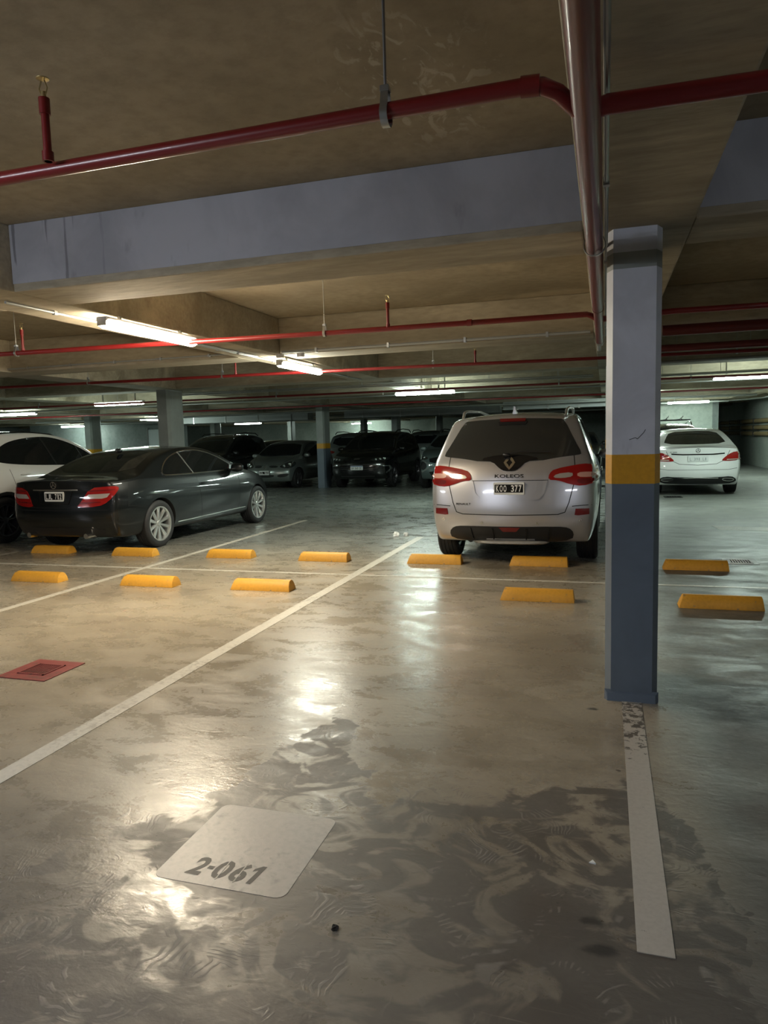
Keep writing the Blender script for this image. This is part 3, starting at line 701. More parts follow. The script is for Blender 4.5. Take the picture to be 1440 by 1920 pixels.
_gl = {}
def glyph(ch):
    if ch not in _gl: _gl[ch] = text_mesh(ch, .018)
    return _gl[ch]
class Car:
    def __init__(s, label, S, paint, loc, rz, cat='car', seg=2):
        s.S = S; s.L = S['L']; s.root = thing('car', label, cat, loc, rz)
        s.paint = M[paint]
        vv, ff = body_cage(S)
        me = bpy.data.meshes.new('cage'); me.from_pydata(vv, [], ff)
        bm = bmesh.new(); bm.from_mesh(me); bmesh.ops.recalc_face_normals(bm, faces=bm.faces); bm.to_mesh(me); bm.free()
        o = bpy.data.objects.new('cage', me); C.objects.link(o)
        md = o.modifiers.new('s', 'SUBSURF'); md.levels = seg; md.render_levels = seg
        dg = bpy.context.evaluated_depsgraph_get(); sub = bpy.data.meshes.new_from_object(o.evaluated_get(dg))
        o.modifiers.remove(md); o.data = sub
        s.bvh = BVHTree.FromPolygons([v.co.copy() for v in sub.vertices], [tuple(p.vertices) for p in sub.polygons])
        # wheel arches
        mb = MB(); wr = S['wr']; s.arch = wr + S.get('gap', .035)
        for wx in (S['ro'], S['ro'] + S['wb']):
            for sd in (-1, 1):
                mb.lathe([(s.arch, sd * (S['W'] / 2 - .34)), (s.arch, sd * (S['W'] / 2 + .2))], 36, 'y', (wx, 0, wr), True)
        cut = obj('cut', mb, M['under'], None, 0)
        sub.materials.clear(); sub.materials.append(s.paint)
        b = o.modifiers.new('b', 'BOOLEAN'); b.operation = 'DIFFERENCE'; b.object = cut; b.solver = 'EXACT'; b.material_mode = 'TRANSFER'
        dg = bpy.context.evaluated_depsgraph_get(); fin = bpy.data.meshes.new_from_object(o.evaluated_get(dg))
        fin.name = 'body'; fin.polygons.foreach_set('use_smooth', [True] * len(fin.polygons)); fin.set_sharp_from_angle(angle=math.radians(40))
        bpy.data.objects.remove(cut); bpy.data.objects.remove(o)
        s.body = link('body', fin, s.root); s.off = Matrix.Translation((-s.L / 2, 0, 0)); fin.transform(s.off)
        for i, (zz) in enumerate(()): pass
    # projection of (u, z) seen under heading a (degrees) onto the body
    def pr(s, u, z, a, d=0.0):
        a = math.radians(a); dv = Vector((math.cos(a), math.sin(a), 0)); uv = Vector((math.sin(a), -math.cos(a), 0))
        base = Vector((s.L / 2, 0, 0)) if s._ctr(a) else Vector((0, 0, 0))
        o = base + uv * u + Vector((0, 0, z)) - dv * 6
        h = s.bvh.ray_cast(o, dv)
        if h[0] is None:          # past the silhouette: wrap round the corner
            sd = abs(math.sin(a)) > .9; k = 0
            while h[0] is None and k < 60:
                k += 1; uu, zz = (u, z - .01 * k) if sd else (u * (1 - .012 * k), z)
                h = s.bvh.ray_cast(base + uv * uu + Vector((0, 0, zz)) - dv * 6, dv)
            if h[0] is not None and not sd:
                h = s.bvh.find_nearest(h[0] + dv * abs(u - uu) * 1.6 + uv * (u - uu) * .5)
            if h[0] is None: h = s.bvh.find_nearest(o + dv * 6)
        nrm = h[1] if h[1].dot(dv) < 0 else -h[1]
        return h[0] + nrm * d, nrm, dv
    def _ctr(s, a):
        return False
    def finish(s, name, V, F, mat, mirror, parent, smooth=30, recalc=True):
        out = []
        for sd in ((1, -1) if mirror else (1,)):
            mb = MB(); mb.v = [(v[0] - s.L / 2, v[1] * sd, v[2]) for v in V]; mb.f = F if sd == 1 else [tuple(reversed(f)) for f in F]
            out.append(obj(name, mb, mat, parent or s.root, smooth))
        return out
    def panel(s, name, poly, a, mat, off=.003, mirror=False, parent=None, h=.07, skirt=.012, sm=0, keep=()):
        if sm: poly = smoothp(poly, sm, keep)
        ring = []
        for p, q in zip(poly, poly[1:] + poly[:1]):
            d = math.hypot(q[0] - p[0], q[1] - p[1]); k = max(1, int(d / h))
            for t in range(k): ring.append((p[0] + (q[0] - p[0]) * t / k, p[1] + (q[1] - p[1]) * t / k))
        xs_ = [p[0] for p in poly]; zs = [p[1] for p in poly]; g = []
        nx, nz = int((max(xs_) - min(xs_)) / h) + 1, int((max(zs) - min(zs)) / h) + 1
        for i in range(1, nx):
            for j in range(1, nz):
                p = (min(xs_) + (max(xs_) - min(xs_)) * i / nx, min(zs) + (max(zs) - min(zs)) * j / nz)
                if inside(p, poly) and min(math.hypot(p[0] - r_[0], p[1] - r_[1]) for r_ in ring) > h * .3: g.append(p)
        nr = len(ring); pts = [Vector(p) for p in ring + g]
        r = delaunay_2d_cdt(pts, [(i, (i + 1) % nr) for i in range(nr)], [], 1, 1e-6)
        vs2, fs2 = r[0], [tuple(f) for f in r[2]]
        V = []; cnt = {}
        for v in vs2: V.append(s.pr(v.x, v.y, a, off)[0])
        for f in fs2:
            for x, y in zip(f, f[1:] + f[:1]): cnt[(x, y)] = 1
        F = list(fs2)
        low = {}
        for (x, y) in list(cnt):
            if (y, x) in cnt: continue
            for q in (x, y):
                if q not in low: low[q] = len(V); V.append(s.pr(vs2[q].x, vs2[q].y, a, off - skirt)[0])
            F.append((y, x, low[x], low[y]))
        return s.finish(name, V, F, mat, mirror, parent)
    def ribbon(s, name, pts, wdt, a, mat, off=.002, mirror=False, parent=None, closed=False, step=.04):
        pp = []
        seq = pts + ([pts[0]] if closed else [])
        for p, q in zip(seq, seq[1:]):
            k = max(1, int(math.hypot(q[0] - p[0], q[1] - p[1]) / step))
            for t in range(k): pp.append((p[0] + (q[0] - p[0]) * t / k, p[1] + (q[1] - p[1]) * t / k))
        if not closed: pp.append(seq[-1])
        V, F = [], []; n = len(pp)
        for i, p in enumerate(pp):
            pa = pp[i - 1] if (i or closed) else pp[i]; pb = pp[(i + 1) % n] if (i < n - 1 or closed) else pp[i]
            t = Vector((pb[0] - pa[0], pb[1] - pa[1])).normalized(); nn = Vector((-t.y, t.x)) * wdt / 2
            for e, dd in ((nn, -.004), (nn, off), (-nn, off), (-nn, -.004)): V.append(s.pr(p[0] + e.x, p[1] + e.y, a, dd)[0])
        for i in range(n if closed else n - 1):
            j = (i + 1) % n
            for k in range(3): F.append((i * 4 + k, i * 4 + k + 1, j * 4 + k + 1, j * 4 + k))
        return s.finish(name, V, F, mat, mirror, parent)
    def text(s, name, txt, u, z, w_, h_, a, mat, off=.004, bold=.01, parent=None):
        vs, fs = text_mesh(txt, bold); V = [s.pr(u + x * w_, z + y * h_, a, off)[0] for x, y in vs]
        return s.finish(name, V, fs, mat, False, parent, 0)
    def frame(s, u, z, a, off=.0):
        p, nrm, dv = s.pr(u, z, a, off); return p, nrm, dv
    def plate(s, u, z, a, txt, style='black', off=.012, w_=.32, h_=.13, tilt=0):
        p, nrm, dv = s.pr(u, z, a, off); ar = math.radians(a); uv = Vector((math.sin(ar), -math.cos(ar), 0)); up = Vector((0, 0, 1)) + dv * tilt; up.normalize(); nn = -dv
        def fn(x, y, d): q = p + uv * x + up * y + nn * d; return (q.x - s.L / 2, q.y, q.z)
        def slab(x0, y0, x1, y1, r, d0, d1):
            pl = rounded(x0, y0, x1, y1, r, 4); return MB().rings([[fn(x, y, d0) for x, y in pl], [fn(x, y, d1) for x, y in pl]])
        if style == 'black':
            t = obj('number_plate', slab(-w_ / 2, -h_ / 2, w_ / 2, h_ / 2, .014, -.02, .003), M['platew'], s.root, 20)
            obj('plate_field', slab(-w_ / 2 + .012, -h_ / 2 + .022, w_ / 2 - .012, h_ / 2 - .022, .006, .002, .0045), M['plateb'], t, 20)
            tw, th, tm = w_ * .86, h_ * .54, M['platetext']
        else:
            t = obj('number_plate', slab(-w_ / 2, -h_ / 2, w_ / 2, h_ / 2, .01, -.02, .003), M['platew'], s.root, 20)
            obj('plate_band', slab(-w_ / 2 + .004, h_ / 2 - .026, w_ / 2 - .004, h_ / 2 - .004, .004, .002, .004), M['plateblue'] if style == 'white' else M['platew'], t, 20)
            tw, th, tm = w_ * .84, h_ * .5, M['plateb'] if style == 'white' else M['plategrey']
        mb = MB(); dz = 0 if style == 'black' else -.008; cw = tw / len(txt)
        for i, ch in enumerate(txt):
            if ch == ' ': continue
            vs, fs = glyph(ch); b0 = len(mb.v); gw = cw * (.78 if ch not in 'I1' else .45); cx = -tw / 2 + cw * (i + .5)
            mb.v += [fn(cx + x * gw, y * th + dz, .0055) for x, y in vs]; mb.f += [tuple(b0 + q for q in f) for f in fs]
        o = obj('plate_lettering', mb, tm, t, 0); o['label'] = 'lettering ' + txt; return t
    def blob(s, name, c, r, mat, parent=None, rot=0, sub=3, p=2.6, mirror=False):
        """superellipsoid part centred at car coordinates c"""
        out = []
        for sd in ((1, -1) if mirror else (1,)):
            bm = bmesh.new(); bmesh.ops.create_icosphere(bm, subdivisions=sub, radius=1); mb = MB()
            for v in bm.verts:
                k = (abs(v.co.x) ** p + abs(v.co.y) ** p + abs(v.co.z) ** p) ** (-1 / p); q = v.co * k
                x, y, z = q.x * r[0], q.y * r[1], q.z * r[2]; cr_, sr = math.cos(rot), math.sin(rot)
                mb.v.append((c[0] - s.L / 2 + x * cr_ - y * sr, (c[1] + x * sr + y * cr_) * sd, c[2] + z))
            mb.f = [tuple(l.index for l in f.verts) for f in bm.faces]; bm.free()
            out.append(obj(name, mb, mat, parent or s.root, 50))
        return out
    def tubes(s, name, pts, r, mat, mirror=False, parent=None, n=10):
        out = []
        for sd in ((1, -1) if mirror else (1,)):
            out.append(obj(name, MB().tube([(p[0] - s.L / 2, p[1] * sd, p[2]) for p in pts], r, n), mat, parent or s.root))
        return out
    def ring(s, name, u, z, a, r, t, mat, off=.004, spokes=0, parent=None):
        pts = [(u + r * math.cos(2 * PI * k / 24), z + r * math.sin(2 * PI * k / 24)) for k in range(24)]
        o = s.ribbon(name, pts, t, a, mat, off, closed=True, step=1, parent=parent)[0]
        for k in range(spokes):
            q = PI / 2 + 2 * PI * k / spokes; s.ribbon('emblem_arm', [(u, z), (u + r * math.cos(q), z + r * math.sin(q))], t, a, mat, off, parent=o, step=.02)
    def wheels(s, spokes=5, mat='alloy', rimr=None, y=0, double=False, twist=0, wsp=.5):
        S = s.S; wr = S['wr']; w2 = S.get('tw', .225) / 2; rr = rimr or wr * .68
        prof = [(rr, -w2 * .8), (rr + .015, -w2 * .95), ((rr + wr) / 2, -w2), (wr - .02, -w2 * .93), (wr - .004, -w2 * .8)]
        for g in (-.55, -.18, .18, .55): prof += [(wr, (g - .12) * w2), (wr - .009, (g - .1) * w2), (wr - .009, (g + .1) * w2), (wr, (g + .12) * w2)]
        prof += [(wr - .004, w2 * .8), (wr - .02, w2 * .93), ((rr + wr) / 2, w2), (rr + .015, w2 * .95), (rr, w2 * .8), (rr - .005, 0), (rr, -w2 * .8)]
        if not hasattr(s, 'tyre'):
            s.tyre = MB().lathe(prof, 40, 'y').mesh('tyre', M['rubber'], 30)
        # rim: outer face at -y
        mb = MB(); mb.lathe([(rr + .006, -w2 * .86), (rr + .006, -w2 * .93), (rr - .012, -w2 * .93), (rr - .022, -w2 * .6), (rr - .03, w2 * .7), (rr - .004, w2 * .75)], 40, 'y')
        def spoke(a, w0, w1, tw):
            yo = -w2 * .80; r0, r1 = .045, rr - .012
            rings_ = []
            for q in range(5):
                t = q / 4; r = r0 + (r1 - r0) * t; ww = w0 + (w1 - w0) * t; yy = yo + .018 * (1 - t) + .0 ; aa = a + tw * t
                ca_, sa_ = math.cos(aa), math.sin(aa)
                for_ = []
                for (e, dy) in ((-ww, .014), (-ww * .7, 0), (ww * .7, 0), (ww, .014), (ww, .035), (-ww, .035)):
                    for_.append((ca_ * r - sa_ * e, yy + dy, sa_ * r + ca_ * e))
                rings_.append(for_)
            mb.rings(rings_)
        for k in range(spokes):
            a = 2 * PI * k / spokes + PI / 2
            if double:
                dl = .13 * 5 / spokes * 1.6
                spoke(a - dl, .013, .014, -.02); spoke(a + dl, .013, .014, .02)
            else: spoke(a, wsp * .05, wsp * .085, twist)
        mb.lathe([(.001, -w2 * .72), (.03, -w2 * .72), (.05, -w2 * .62), (.055, -w2 * .3)], 24, 'y')
        rim = mb.mesh('rim', M[mat], 30)
        disc = MB().lathe([(.02, .01), (rr * .78, .01), (rr * .78, .03), (.02, .03)], 28, 'y').lathe([(.001, .035), (rr - .03, .035), (rr - .03, .045)], 28, 'y').mesh('brake_disc', M['iron'], 30)
        for wx in (S['ro'], S['ro'] + S['wb']):
            for sd in (-1, 1):
                yy = sd * (S['W'] / 2 - w2 - S.get('inset', .035))
                t = link('tyre', s.tyre, s.root, (wx - s.L / 2, yy, wr), (0, 0, 0 if sd < 0 else PI))
                link('rim', rim, t); link('brake_disc', disc, t)
    def mirrors(s, x, z, mat=None, y=None, r=(.075, .10, .065)):
        y = y or s.S['W'] / 2 + .05
        for sd in (1, -1):
            o = s.blob('door_mirror', (x, y * sd, z), r, mat or s.paint, rot=.15 * -sd)[0]
            s.blob('mirror_foot', (x + .02, (y - .10) * sd, z - .03), (.03, .06, .02), M['black'], parent=o, sub=2)
    def gaps(s, lines, a=90, mirror=True, w_=.006):
        for l in lines: s.ribbon('panel_gap', l, w_, a, M['seam'], .0012, mirror=mirror)
    def handle(s, x, z, mat=None, w_=.09):
        for sd, a in ((-1, 90), (1, -90)):
            p, nrm, dv = s.pr(x if sd < 0 else -x, z, a, .0)
            s.blob('door_handle', (p.x, p.y + sd * .018, p.z), (w_, .016, .013), mat or s.paint, sub=2)
    def lights_front(s, poly, bulbs, mat='headlens', a=180, body='lens_dark'):
        out = s.panel('headlamp', poly, a, M[body], .006, True, h=.04, sm=1)
        for sd, o in zip((1, -1), out):
            for (u, z, r) in bulbs:
                p, nrm, dv = s.pr(u, z, a, .006)
                mb = MB(); mb.lathe([(.0008, -.010), (r * .4, -.008), (r * .8, -.004), (r, .0), (r, .01)], 18, 'x', (0, 0, 0))
                mb.v = [(-v[0] * 1 + p.x - s.L / 2, (v[1] + p.y) * sd, v[2] + p.z) for v in mb.v]
                obj('reflector', mb, M[mat], o)
M['plateblue'] = principled('blue plate band', (.08, .12, .3), .4)
M['plategrey'] = principled('faded grey lettering', (.35, .37, .38), .5)

def R90(x, y): return (x, y, 0)
UP, DOWN = PI / 2, -PI / 2

# ---- silver SUV, rear view
S = dict(L=4.52, W=1.855, zb=.26, wr=.355, ro=.87, wb=2.69, roofw=.68, crown=.05, cr=.16, cf=.22, inset=.03, tw=.235,
    top=[(.48, 1.60, .05), (.62, 1.645), (1.1, 1.675), (1.7, 1.69), (2.2, 1.68), (2.55, 1.63), (2.8, 1.54), (3.1, 1.38), (3.45, 1.18), (3.6, 1.11), (3.9, 1.06), (4.2, .98), (4.40, .86)],
    rear=[(.26, .16), (.36, .08), (.46, .03), (.56, .005), (.64, .0), (.69, .035), (.80, .06), (.95, .07), (1.08, .11), (1.16, .15), (1.35, .27), (1.60, .48)],
    front=[(.26, 4.35), (.4, 4.47), (.6, 4.52), (.75, 4.49), (.86, 4.40)],
    belt=[(0, 1.12), (.5, 1.14), (2.6, 1.05), (3.5, .98), (4.5, .8)], plan=(.07, .8, .13, 1.1),
    side=[(0, .90), (.12, .95), (.35, .99), (.6, 1), (.85, .985), (1, .945)])
c = Car('silver compact off-roader parked tail towards us beside the near pillar', S, 'silver', (-.965, 7.48 + 2.26, 0), UP)
A = 0
c.panel('rear_window', [(-.50, 1.575), (0, 1.59), (.50, 1.575), (.55, 1.55), (.66, 1.33), (.735, 1.20), (.70, 1.185), (.50, 1.165), (.30, 1.13), (-.30, 1.13), (-.50, 1.165), (-.70, 1.185), (-.735, 1.20), (-.66, 1.33), (-.55, 1.55)], A, M['glass2'], .004, sm=1, h=.06)
c.panel('logo_bezel', [(-.33, 1.155), (-.12, 1.20), (.12, 1.20), (.33, 1.155), (.18, 1.13), (.10, 1.055), (.05, 1.03), (-.05, 1.03), (-.10, 1.055), (-.18, 1.13)], A, M['gloss'], .010, sm=1, h=.05)
o = c.ribbon('diamond_emblem', [(0, 1.175), (.046, 1.115), (0, 1.055), (-.046, 1.115)], .028, A, M['chrome'], .018, closed=True, step=.03)
c.panel('high_brake_lamp', [(-.14, 1.575), (.14, 1.575), (.135, 1.548), (-.135, 1.548)], A, M['darkred'], .022, h=.05, skirt=.03)
c.panel('spoiler_underside', [(-.16, 1.546), (.16, 1.546), (.14, 1.515), (-.14, 1.515)], A, M['black'], .012, h=.05)
c.tubes('rear_wiper', [(.13, .03, 1.205), (.15, -.10, 1.235), (.17, -.42, 1.225)], .008, M['black'])
c.blob('wiper_hub', (.13, .03, 1.205), (.03, .04, .018), M['black'], sub=2)
TL = [(-.93, 1.00), (-.90, 1.06), (-.80, 1.095), (-.68, 1.085), (-.46, 1.045), (-.41, 1.0), (-.40, .935), (-.50, .93), (-.62, .885), (-.74, .865), (-.87, .90), (-.92, .95)]
for o in c.panel('tail_lamp', TL, A, M['redlens'], .010, True, h=.05, sm=1):
    pass
c.panel('tail_lamp_clear', [(-.64, 1.01), (-.48, .995), (-.445, .955), (-.55, .95), (-.645, .965)], A, M['clearlens'], .0125, True, h=.05, sm=1)
c.panel('tail_lamp_side', [(-.91, 1.0), (-.80, 1.01), (-.69, 1.005), (-.69, .96), (-.80, .955), (-.91, .965)], A, M['pinklens'], .0125, True, h=.05, sm=1)
c.panel('tail_lamp_lower', [(-.90, .945), (-.69, .945), (-.69, .90), (-.76, .885), (-.86, .91)], A, M['darkred'], .0125, True, h=.05, sm=1)
c.ribbon('panel_gap', [(-.655, 1.19), (-.665, 1.09), (-.655, .88), (-.61, .70), (-.57, .60), (-.50, .578), (0, .57), (.50, .578), (.57, .60), (.61, .70), (.655, .88), (.665, 1.09), (.655, 1.19)], .009, A, M['seam'], .0012)
c.ribbon('tailgate_crease', [(-.40, .934), (.40, .934)], .006, A, M['seam'], .002)
for pts in ([(-.39, .93), (-.36, .80), (-.31, .745), (-.26, .735), (.26, .735), (.31, .745), (.36, .80), (.39, .93)],):
    c.ribbon('plate_recess_edge', pts, .014, A, c.paint, .010)
c.panel('plate_recess', [(-.30, .925), (.30, .925), (.27, .75), (-.27, .75)], A, M['silver'], .002, sm=1)
c.plate(0, .85, A, 'KOO 377', 'black', .014)
c.text('model_lettering', 'KOLEOS', 0, .980, .30, .036, A, M['gloss'], .009, .008)
c.text('maker_lettering', 'RENAULT', -.49, .685, .16, .022, A, M['gloss'], .004, .006)
c.ribbon('bumper_crease', [(-.88, .672), (-.75, .668), (-.64, .66)], .008, A, M['seam'], .0015, True)
c.panel('bumper_reflector', [(-.81, .635), (-.675, .635), (-.665, .57), (-.70, .565), (-.81, .575)], A, M['darkred'], .006, True, h=.05)
for u, z in ((-.72, .515), (-.29, .485)):
    c.ring('parking_sensor', u, z, A, .010, .012, M['alloy'], .005); c.ring('parking_sensor', -u, z, A, .010, .012, M['alloy'], .005)
c.panel('rear_diffuser', [(-.64, .30), (-.66, .38), (-.61, .435), (-.50, .45), (0, .445), (.50, .45), (.61, .435), (.66, .38), (.64, .30), (.4, .275), (-.4, .275)], A, M['black'], .006, sm=1)
c.panel('rear_fog_lamp', [(-.11, .44), (.11, .44), (.07, .395), (-.07, .395)], A, M['darkred'], .012)
for u in (-.42, -.18, .18, .42): c.ribbon('diffuser_fin', [(u, .43), (u * .95, .31)], .012, A, M['gloss'], .016)
for o in c.blob('skid_plate', (.26, 0, .265), (.16, .40, .022), M['tailskid'], p=4): pass
c.blob('underbody', (2.2, 0, .28), (1.7, .62, .10), M['under'], p=4)
c.tubes('exhaust', [(.32, .46, .27), (.7, .46, .27)], .035, M['iron'])
c.tubes('rear_axle', [(.87, -.72, .33), (.87, .72, .33)], .045, M['under'])
c.tubes('roof_rail', [(.52, .56, 1.60), (.62, .565, 1.67), (.9, .575, 1.70), (1.8, .58, 1.715), (2.4, .56, 1.68), (2.52, .555, 1.62)], .016, M['alloy'], True)
fin = MB().rings([[(.60 - 2.26, -.022, 1.64), (.82 - 2.26, -.012, 1.65), (.82 - 2.26, .012, 1.65), (.60 - 2.26, .022, 1.64)], [(.60 - 2.26, -.005, 1.725), (.63 - 2.26, -.003, 1.725), (.63 - 2.26, .003, 1.725), (.60 - 2.26, .005, 1.725)]])
obj('antenna_fin', fin, c.paint, c.root)
SW = [(.75, 1.18), (1.2, 1.14), (2.0, 1.10), (3.0, 1.08), (3.15, 1.10), (2.75, 1.40), (2.45, 1.54), (1.8, 1.59), (1.0, 1.56), (.72, 1.40)]
c.panel('side_window', SW, 90, M['glass'], .003, True, sm=1)
c.ribbon('window_pillar', [(1.85, 1.10), (1.83, 1.58)], .05, 90, M['gloss'], .006, True)
c.gaps([[(1.9, 1.08), (1.88, .35)], [(3.0, 1.05), (3.05, .35)], [(1.05, 1.12), (1.15, .85)]])
c.handle(1.25, .98); c.handle(2.25, .96); c.mirrors(2.98, 1.12)
c.wheels(5, 'alloy', double=True)

# ---- black coupe, rear quarter view
S = dict(L=4.59, W=1.84, zb=.22, wr=.325, ro=1.02, wb=2.76, roofw=.66, crown=.035, cr=.20, cf=.25, inset=.015, tw=.23,
    top=[(.05, .985, .03), (.30, 1.0), (.55, 1.015), (.72, 1.05), (1.0, 1.17), (1.35, 1.30), (1.7, 1.37), (2.1, 1.40), (2.5, 1.375), (2.8, 1.30), (3.1, 1.17), (3.35, 1.035), (3.5, .985), (3.85, .94), (4.2, .86), (4.45, .74)],
    rear=[(.22, .20), (.32, .09), (.45, .02), (.55, .0), (.62, .02), (.68, .06), (.80, .08), (.90, .06), (.985, .05)],
    front=[(.22, 4.42), (.35, 4.55), (.5, 4.59), (.65, 4.55), (.74, 4.45)],
    belt=[(0, .93), (.6, .955), (1.3, .94), (2.5, .90), (3.5, .88), (4.5, .68)], plan=(.10, .9, .14, 1.1),
    side=[(0, .91), (.10, .95), (.3, .985), (.55, 1), (.80, .99), (1, .94)])
c = Car('black two-door coupe parked at the left with silver spoked wheels', S, 'graphite', (-6.715, 7.44 + 2.295, 0), UP - .03)
c.panel('rear_window', [(-.50, 1.325), (.50, 1.325), (.58, 1.20), (.645, 1.065), (0, 1.045), (-.645, 1.065), (-.58, 1.20)], 0, M['glass'], .003, sm=1)
win = [(1.16, .985), (1.35, 1.15), (1.6, 1.25), (1.95, 1.315), (2.35, 1.31), (2.75, 1.215), (3.1, 1.04), (3.20, .965), (2.4, .965), (1.4, .97)]
c.panel('side_window', win, 90, M['glass'], .003, True, sm=1, h=.06)
c.ribbon('window_chrome', smoothp(win, 2), .016, 90, M['chrome'], .007, True, closed=True)
c.ribbon('window_divider', [(1.95, .97), (1.80, 1.295)], .022, 90, M['alloy'], .008, True)
c.gaps([[(1.98, .955), (2.0, .70), (2.06, .30), (3.10, .28)], [(3.18, .95), (3.16, .6), (3.10, .28)], [(.50, .97), (.42, .80), (.40, .62)]])
c.gaps([[(.40, .63), (.68, .60)]])
c.ribbon('shoulder_line', [(.62, .83), (1.4, .845), (2.4, .815), (3.4, .80), (4.1, .755)], .008, 90, c.paint, .006, True)
c.ribbon('sill_chrome', [(1.45, .30), (3.35, .33)], .012, 90, M['alloy'], .006, True)
c.handle(2.12, .815)
lamp = [(-.15, .885), (.08, .90), (.19, .89), (.185, .84), (.06, .70), (-.06, .645), (-.33, .635), (-.27, .70)]
def shift(p, dx, dz=0): return [(a + dx, b + dz) for a, b in p]
# wrap-round rear lamp: seen from 40 degrees off the tail
c.panel('tail_lamp', shift(lamp, .64), 38, M['redlens'], .010, True, h=.035, sm=1)
c.panel('tail_lamp_clear', shift([(-.17, .80), (.09, .81), (.05, .76), (-.01, .745), (-.23, .745)], .64), 38, M['clearlens'], .0125, True, h=.03)
c.ribbon('tail_lamp_rib', shift([(-.16, .845), (.14, .855)], .64), .012, 38, M['darkred'], .014, True)
c.ribbon('tail_lamp_rib', shift([(-.28, .69), (-.03, .70)], .64), .014, 38, M['darkred'], .014, True)
c.ribbon('boot_edge', [(-.66, .965), (-.3, .982), (.3, .982), (.66, .965)], .010, 0, M['seam'], .0015)
c.ribbon('boot_chrome', [(-.36, .862), (.36, .862)], .018, 0, M['chrome'], .010)
c.ribbon('panel_gap', [(-.56, .95), (-.52, .80), (-.50, .66), (-.42, .635), (.42, .635), (.50, .66), (.52, .80), (.56, .95)], .007, 0, M['seam'], .0012)
c.ribbon('bumper_crease', [(-.74, .60), (.74, .60)], .008, 0, M['seam'], .0015)
c.ribbon('bumper_crease', [(-.72, .50), (.72, .50)], .006, 0, M['seam'], .0015)
c.ribbon('plate_recess_edge', [(-.27, .85), (-.23, .68), (.23, .68), (.27, .85)], .01, 0, M['gloss'], .008)
c.panel('rear_diffuser', [(-.66, .26), (-.66, .34), (-.5, .37), (.5, .37), (.66, .34), (.66, .26)], 0, M['black'], .004)
c.ring('star_emblem', 0, .925, 0, .042, .009, M['chrome'], .008, 3)
c.plate(0, .775, 0, 'LJL 712', 'black', .014, w_=.30, h_=.125)
c.tubes('exhaust_tip', [(.06, .46, .27), (.25, .46, .27)], .035, M['chrome'], True)
c.blob('underbody', (2.3, 0, .24), (1.8, .60, .07), M['under'], p=4)
c.mirrors(3.03, 1.0, M['graphite'], .95, (.06, .105, .07)); c.wheels(10, 'alloy', .235, wsp=.34)
c.blob('antenna_fin', (1.35, 0, 1.335), (.08, .018, .035), M['gloss'], sub=2)
c.panel('mirror_triangle', [(3.0, .98), (3.18, .97), (3.05, 1.05)], 90, M['alloy'], .009, True)

# ---- white saloon, rear view, lane on the right
S = dict(L=4.69, W=1.81, zb=.22, wr=.33, ro=1.03, wb=2.84, roofw=.66, crown=.04, cr=.20, cf=.25, inset=.03, tw=.225,
    top=[(.06, 1.03, .03), (.3, 1.045), (.5, 1.06), (.65, 1.10), (.95, 1.24), (1.25, 1.36), (1.6, 1.43), (2.1, 1.455), (2.5, 1.43), (2.85, 1.33), (3.15, 1.19), (3.4, 1.07), (3.55, 1.02), (3.9, .97), (4.3, .88), (4.55, .76)],
    rear=[(.22, .18), (.32, .07), (.45, .01), (.58, .0), (.68, .04), (.80, .08), (.92, .07), (1.03, .055)],
    front=[(.22, 4.5), (.35, 4.65), (.5, 4.69), (.65, 4.66), (.76, 4.55)],
    belt=[(0, .96), (.6, .98), (1.3, .97), (3.5, .91), (4.5, .7)], plan=(.09, .9, .14, 1.1),
    side=[(0, .91), (.10, .95), (.3, .985), (.55, 1), (.80, .99), (1, .94)])
c = Car('white saloon seen from behind in the lane right of the pillar', S, 'white', (1.88, 16.35 + 2.345, 0), UP)
c.panel('rear_window', [(-.48, 1.36), (0, 1.375), (.48, 1.36), (.58, 1.22), (.635, 1.10), (0, 1.085), (-.635, 1.10), (-.58, 1.22)], 0, M['glass'], .004, sm=1)
c.panel('tail_lamp', [(-.92, .90), (-.80, .935), (-.66, .92), (-.50, .80), (-.46, .75), (-.55, .735), (-.80, .75), (-.93, .79)], 0, M['redlens'], .010, True, h=.05, sm=1)
c.ribbon('tail_lamp_strip', [(-.84, .775), (-.56, .765)], .018, 0, M['clearlens'], .0145, True)
c.ribbon('boot_chrome', [(-.52, .90), (-.30, .885), (.30, .885), (.52, .90)], .024, 0, M['gloss'], .010)
c.ribbon('panel_gap', [(-.64, 1.0), (-.60, .90), (-.52, .76), (-.36, .68), (0, .66), (.36, .68), (.52, .76), (.60, .90), (.64, 1.0)], .009, 0, M['seam'], .0012)
c.plate(0, .79, 0, 'L 391 LI', 'faded', .02, w_=.40, h_=.12)
c.ring('star_emblem', 0, .965, 0, .042, .009, M['iron'], .006, 3)
c.text('model_lettering', 'C 200', -.48, .935, .14, .025, 0, M['iron'], .005, .01)
c.panel('rear_diffuser', [(-.76, .30), (-.76, .36), (-.66, .42), (-.4, .40), (.4, .40), (.66, .42), (.76, .36), (.76, .30), (.6, .25), (-.6, .25)], 0, M['black'], .006, sm=1)
c.ribbon('diffuser_chrome', [(-.40, .385), (0, .395), (.40, .385)], .014, 0, M['chrome'], .014)
c.ribbon('exhaust_trim', smoothp([(-.70, .37), (-.50, .385), (-.47, .345), (-.62, .315), (-.71, .335)], 2), .014, 0, M['chrome'], .016, True, closed=True)
c.ribbon('bumper_crease', [(-.86, .60), (-.6, .56), (.6, .56), (.86, .60)], .007, 0, M['seam'], .0015)
sw = [(.95, 1.06), (1.2, 1.20), (1.5, 1.31), (2.0, 1.37), (2.45, 1.35), (2.85, 1.22), (3.2, 1.03), (2.2, 1.0), (1.3, 1.01)]
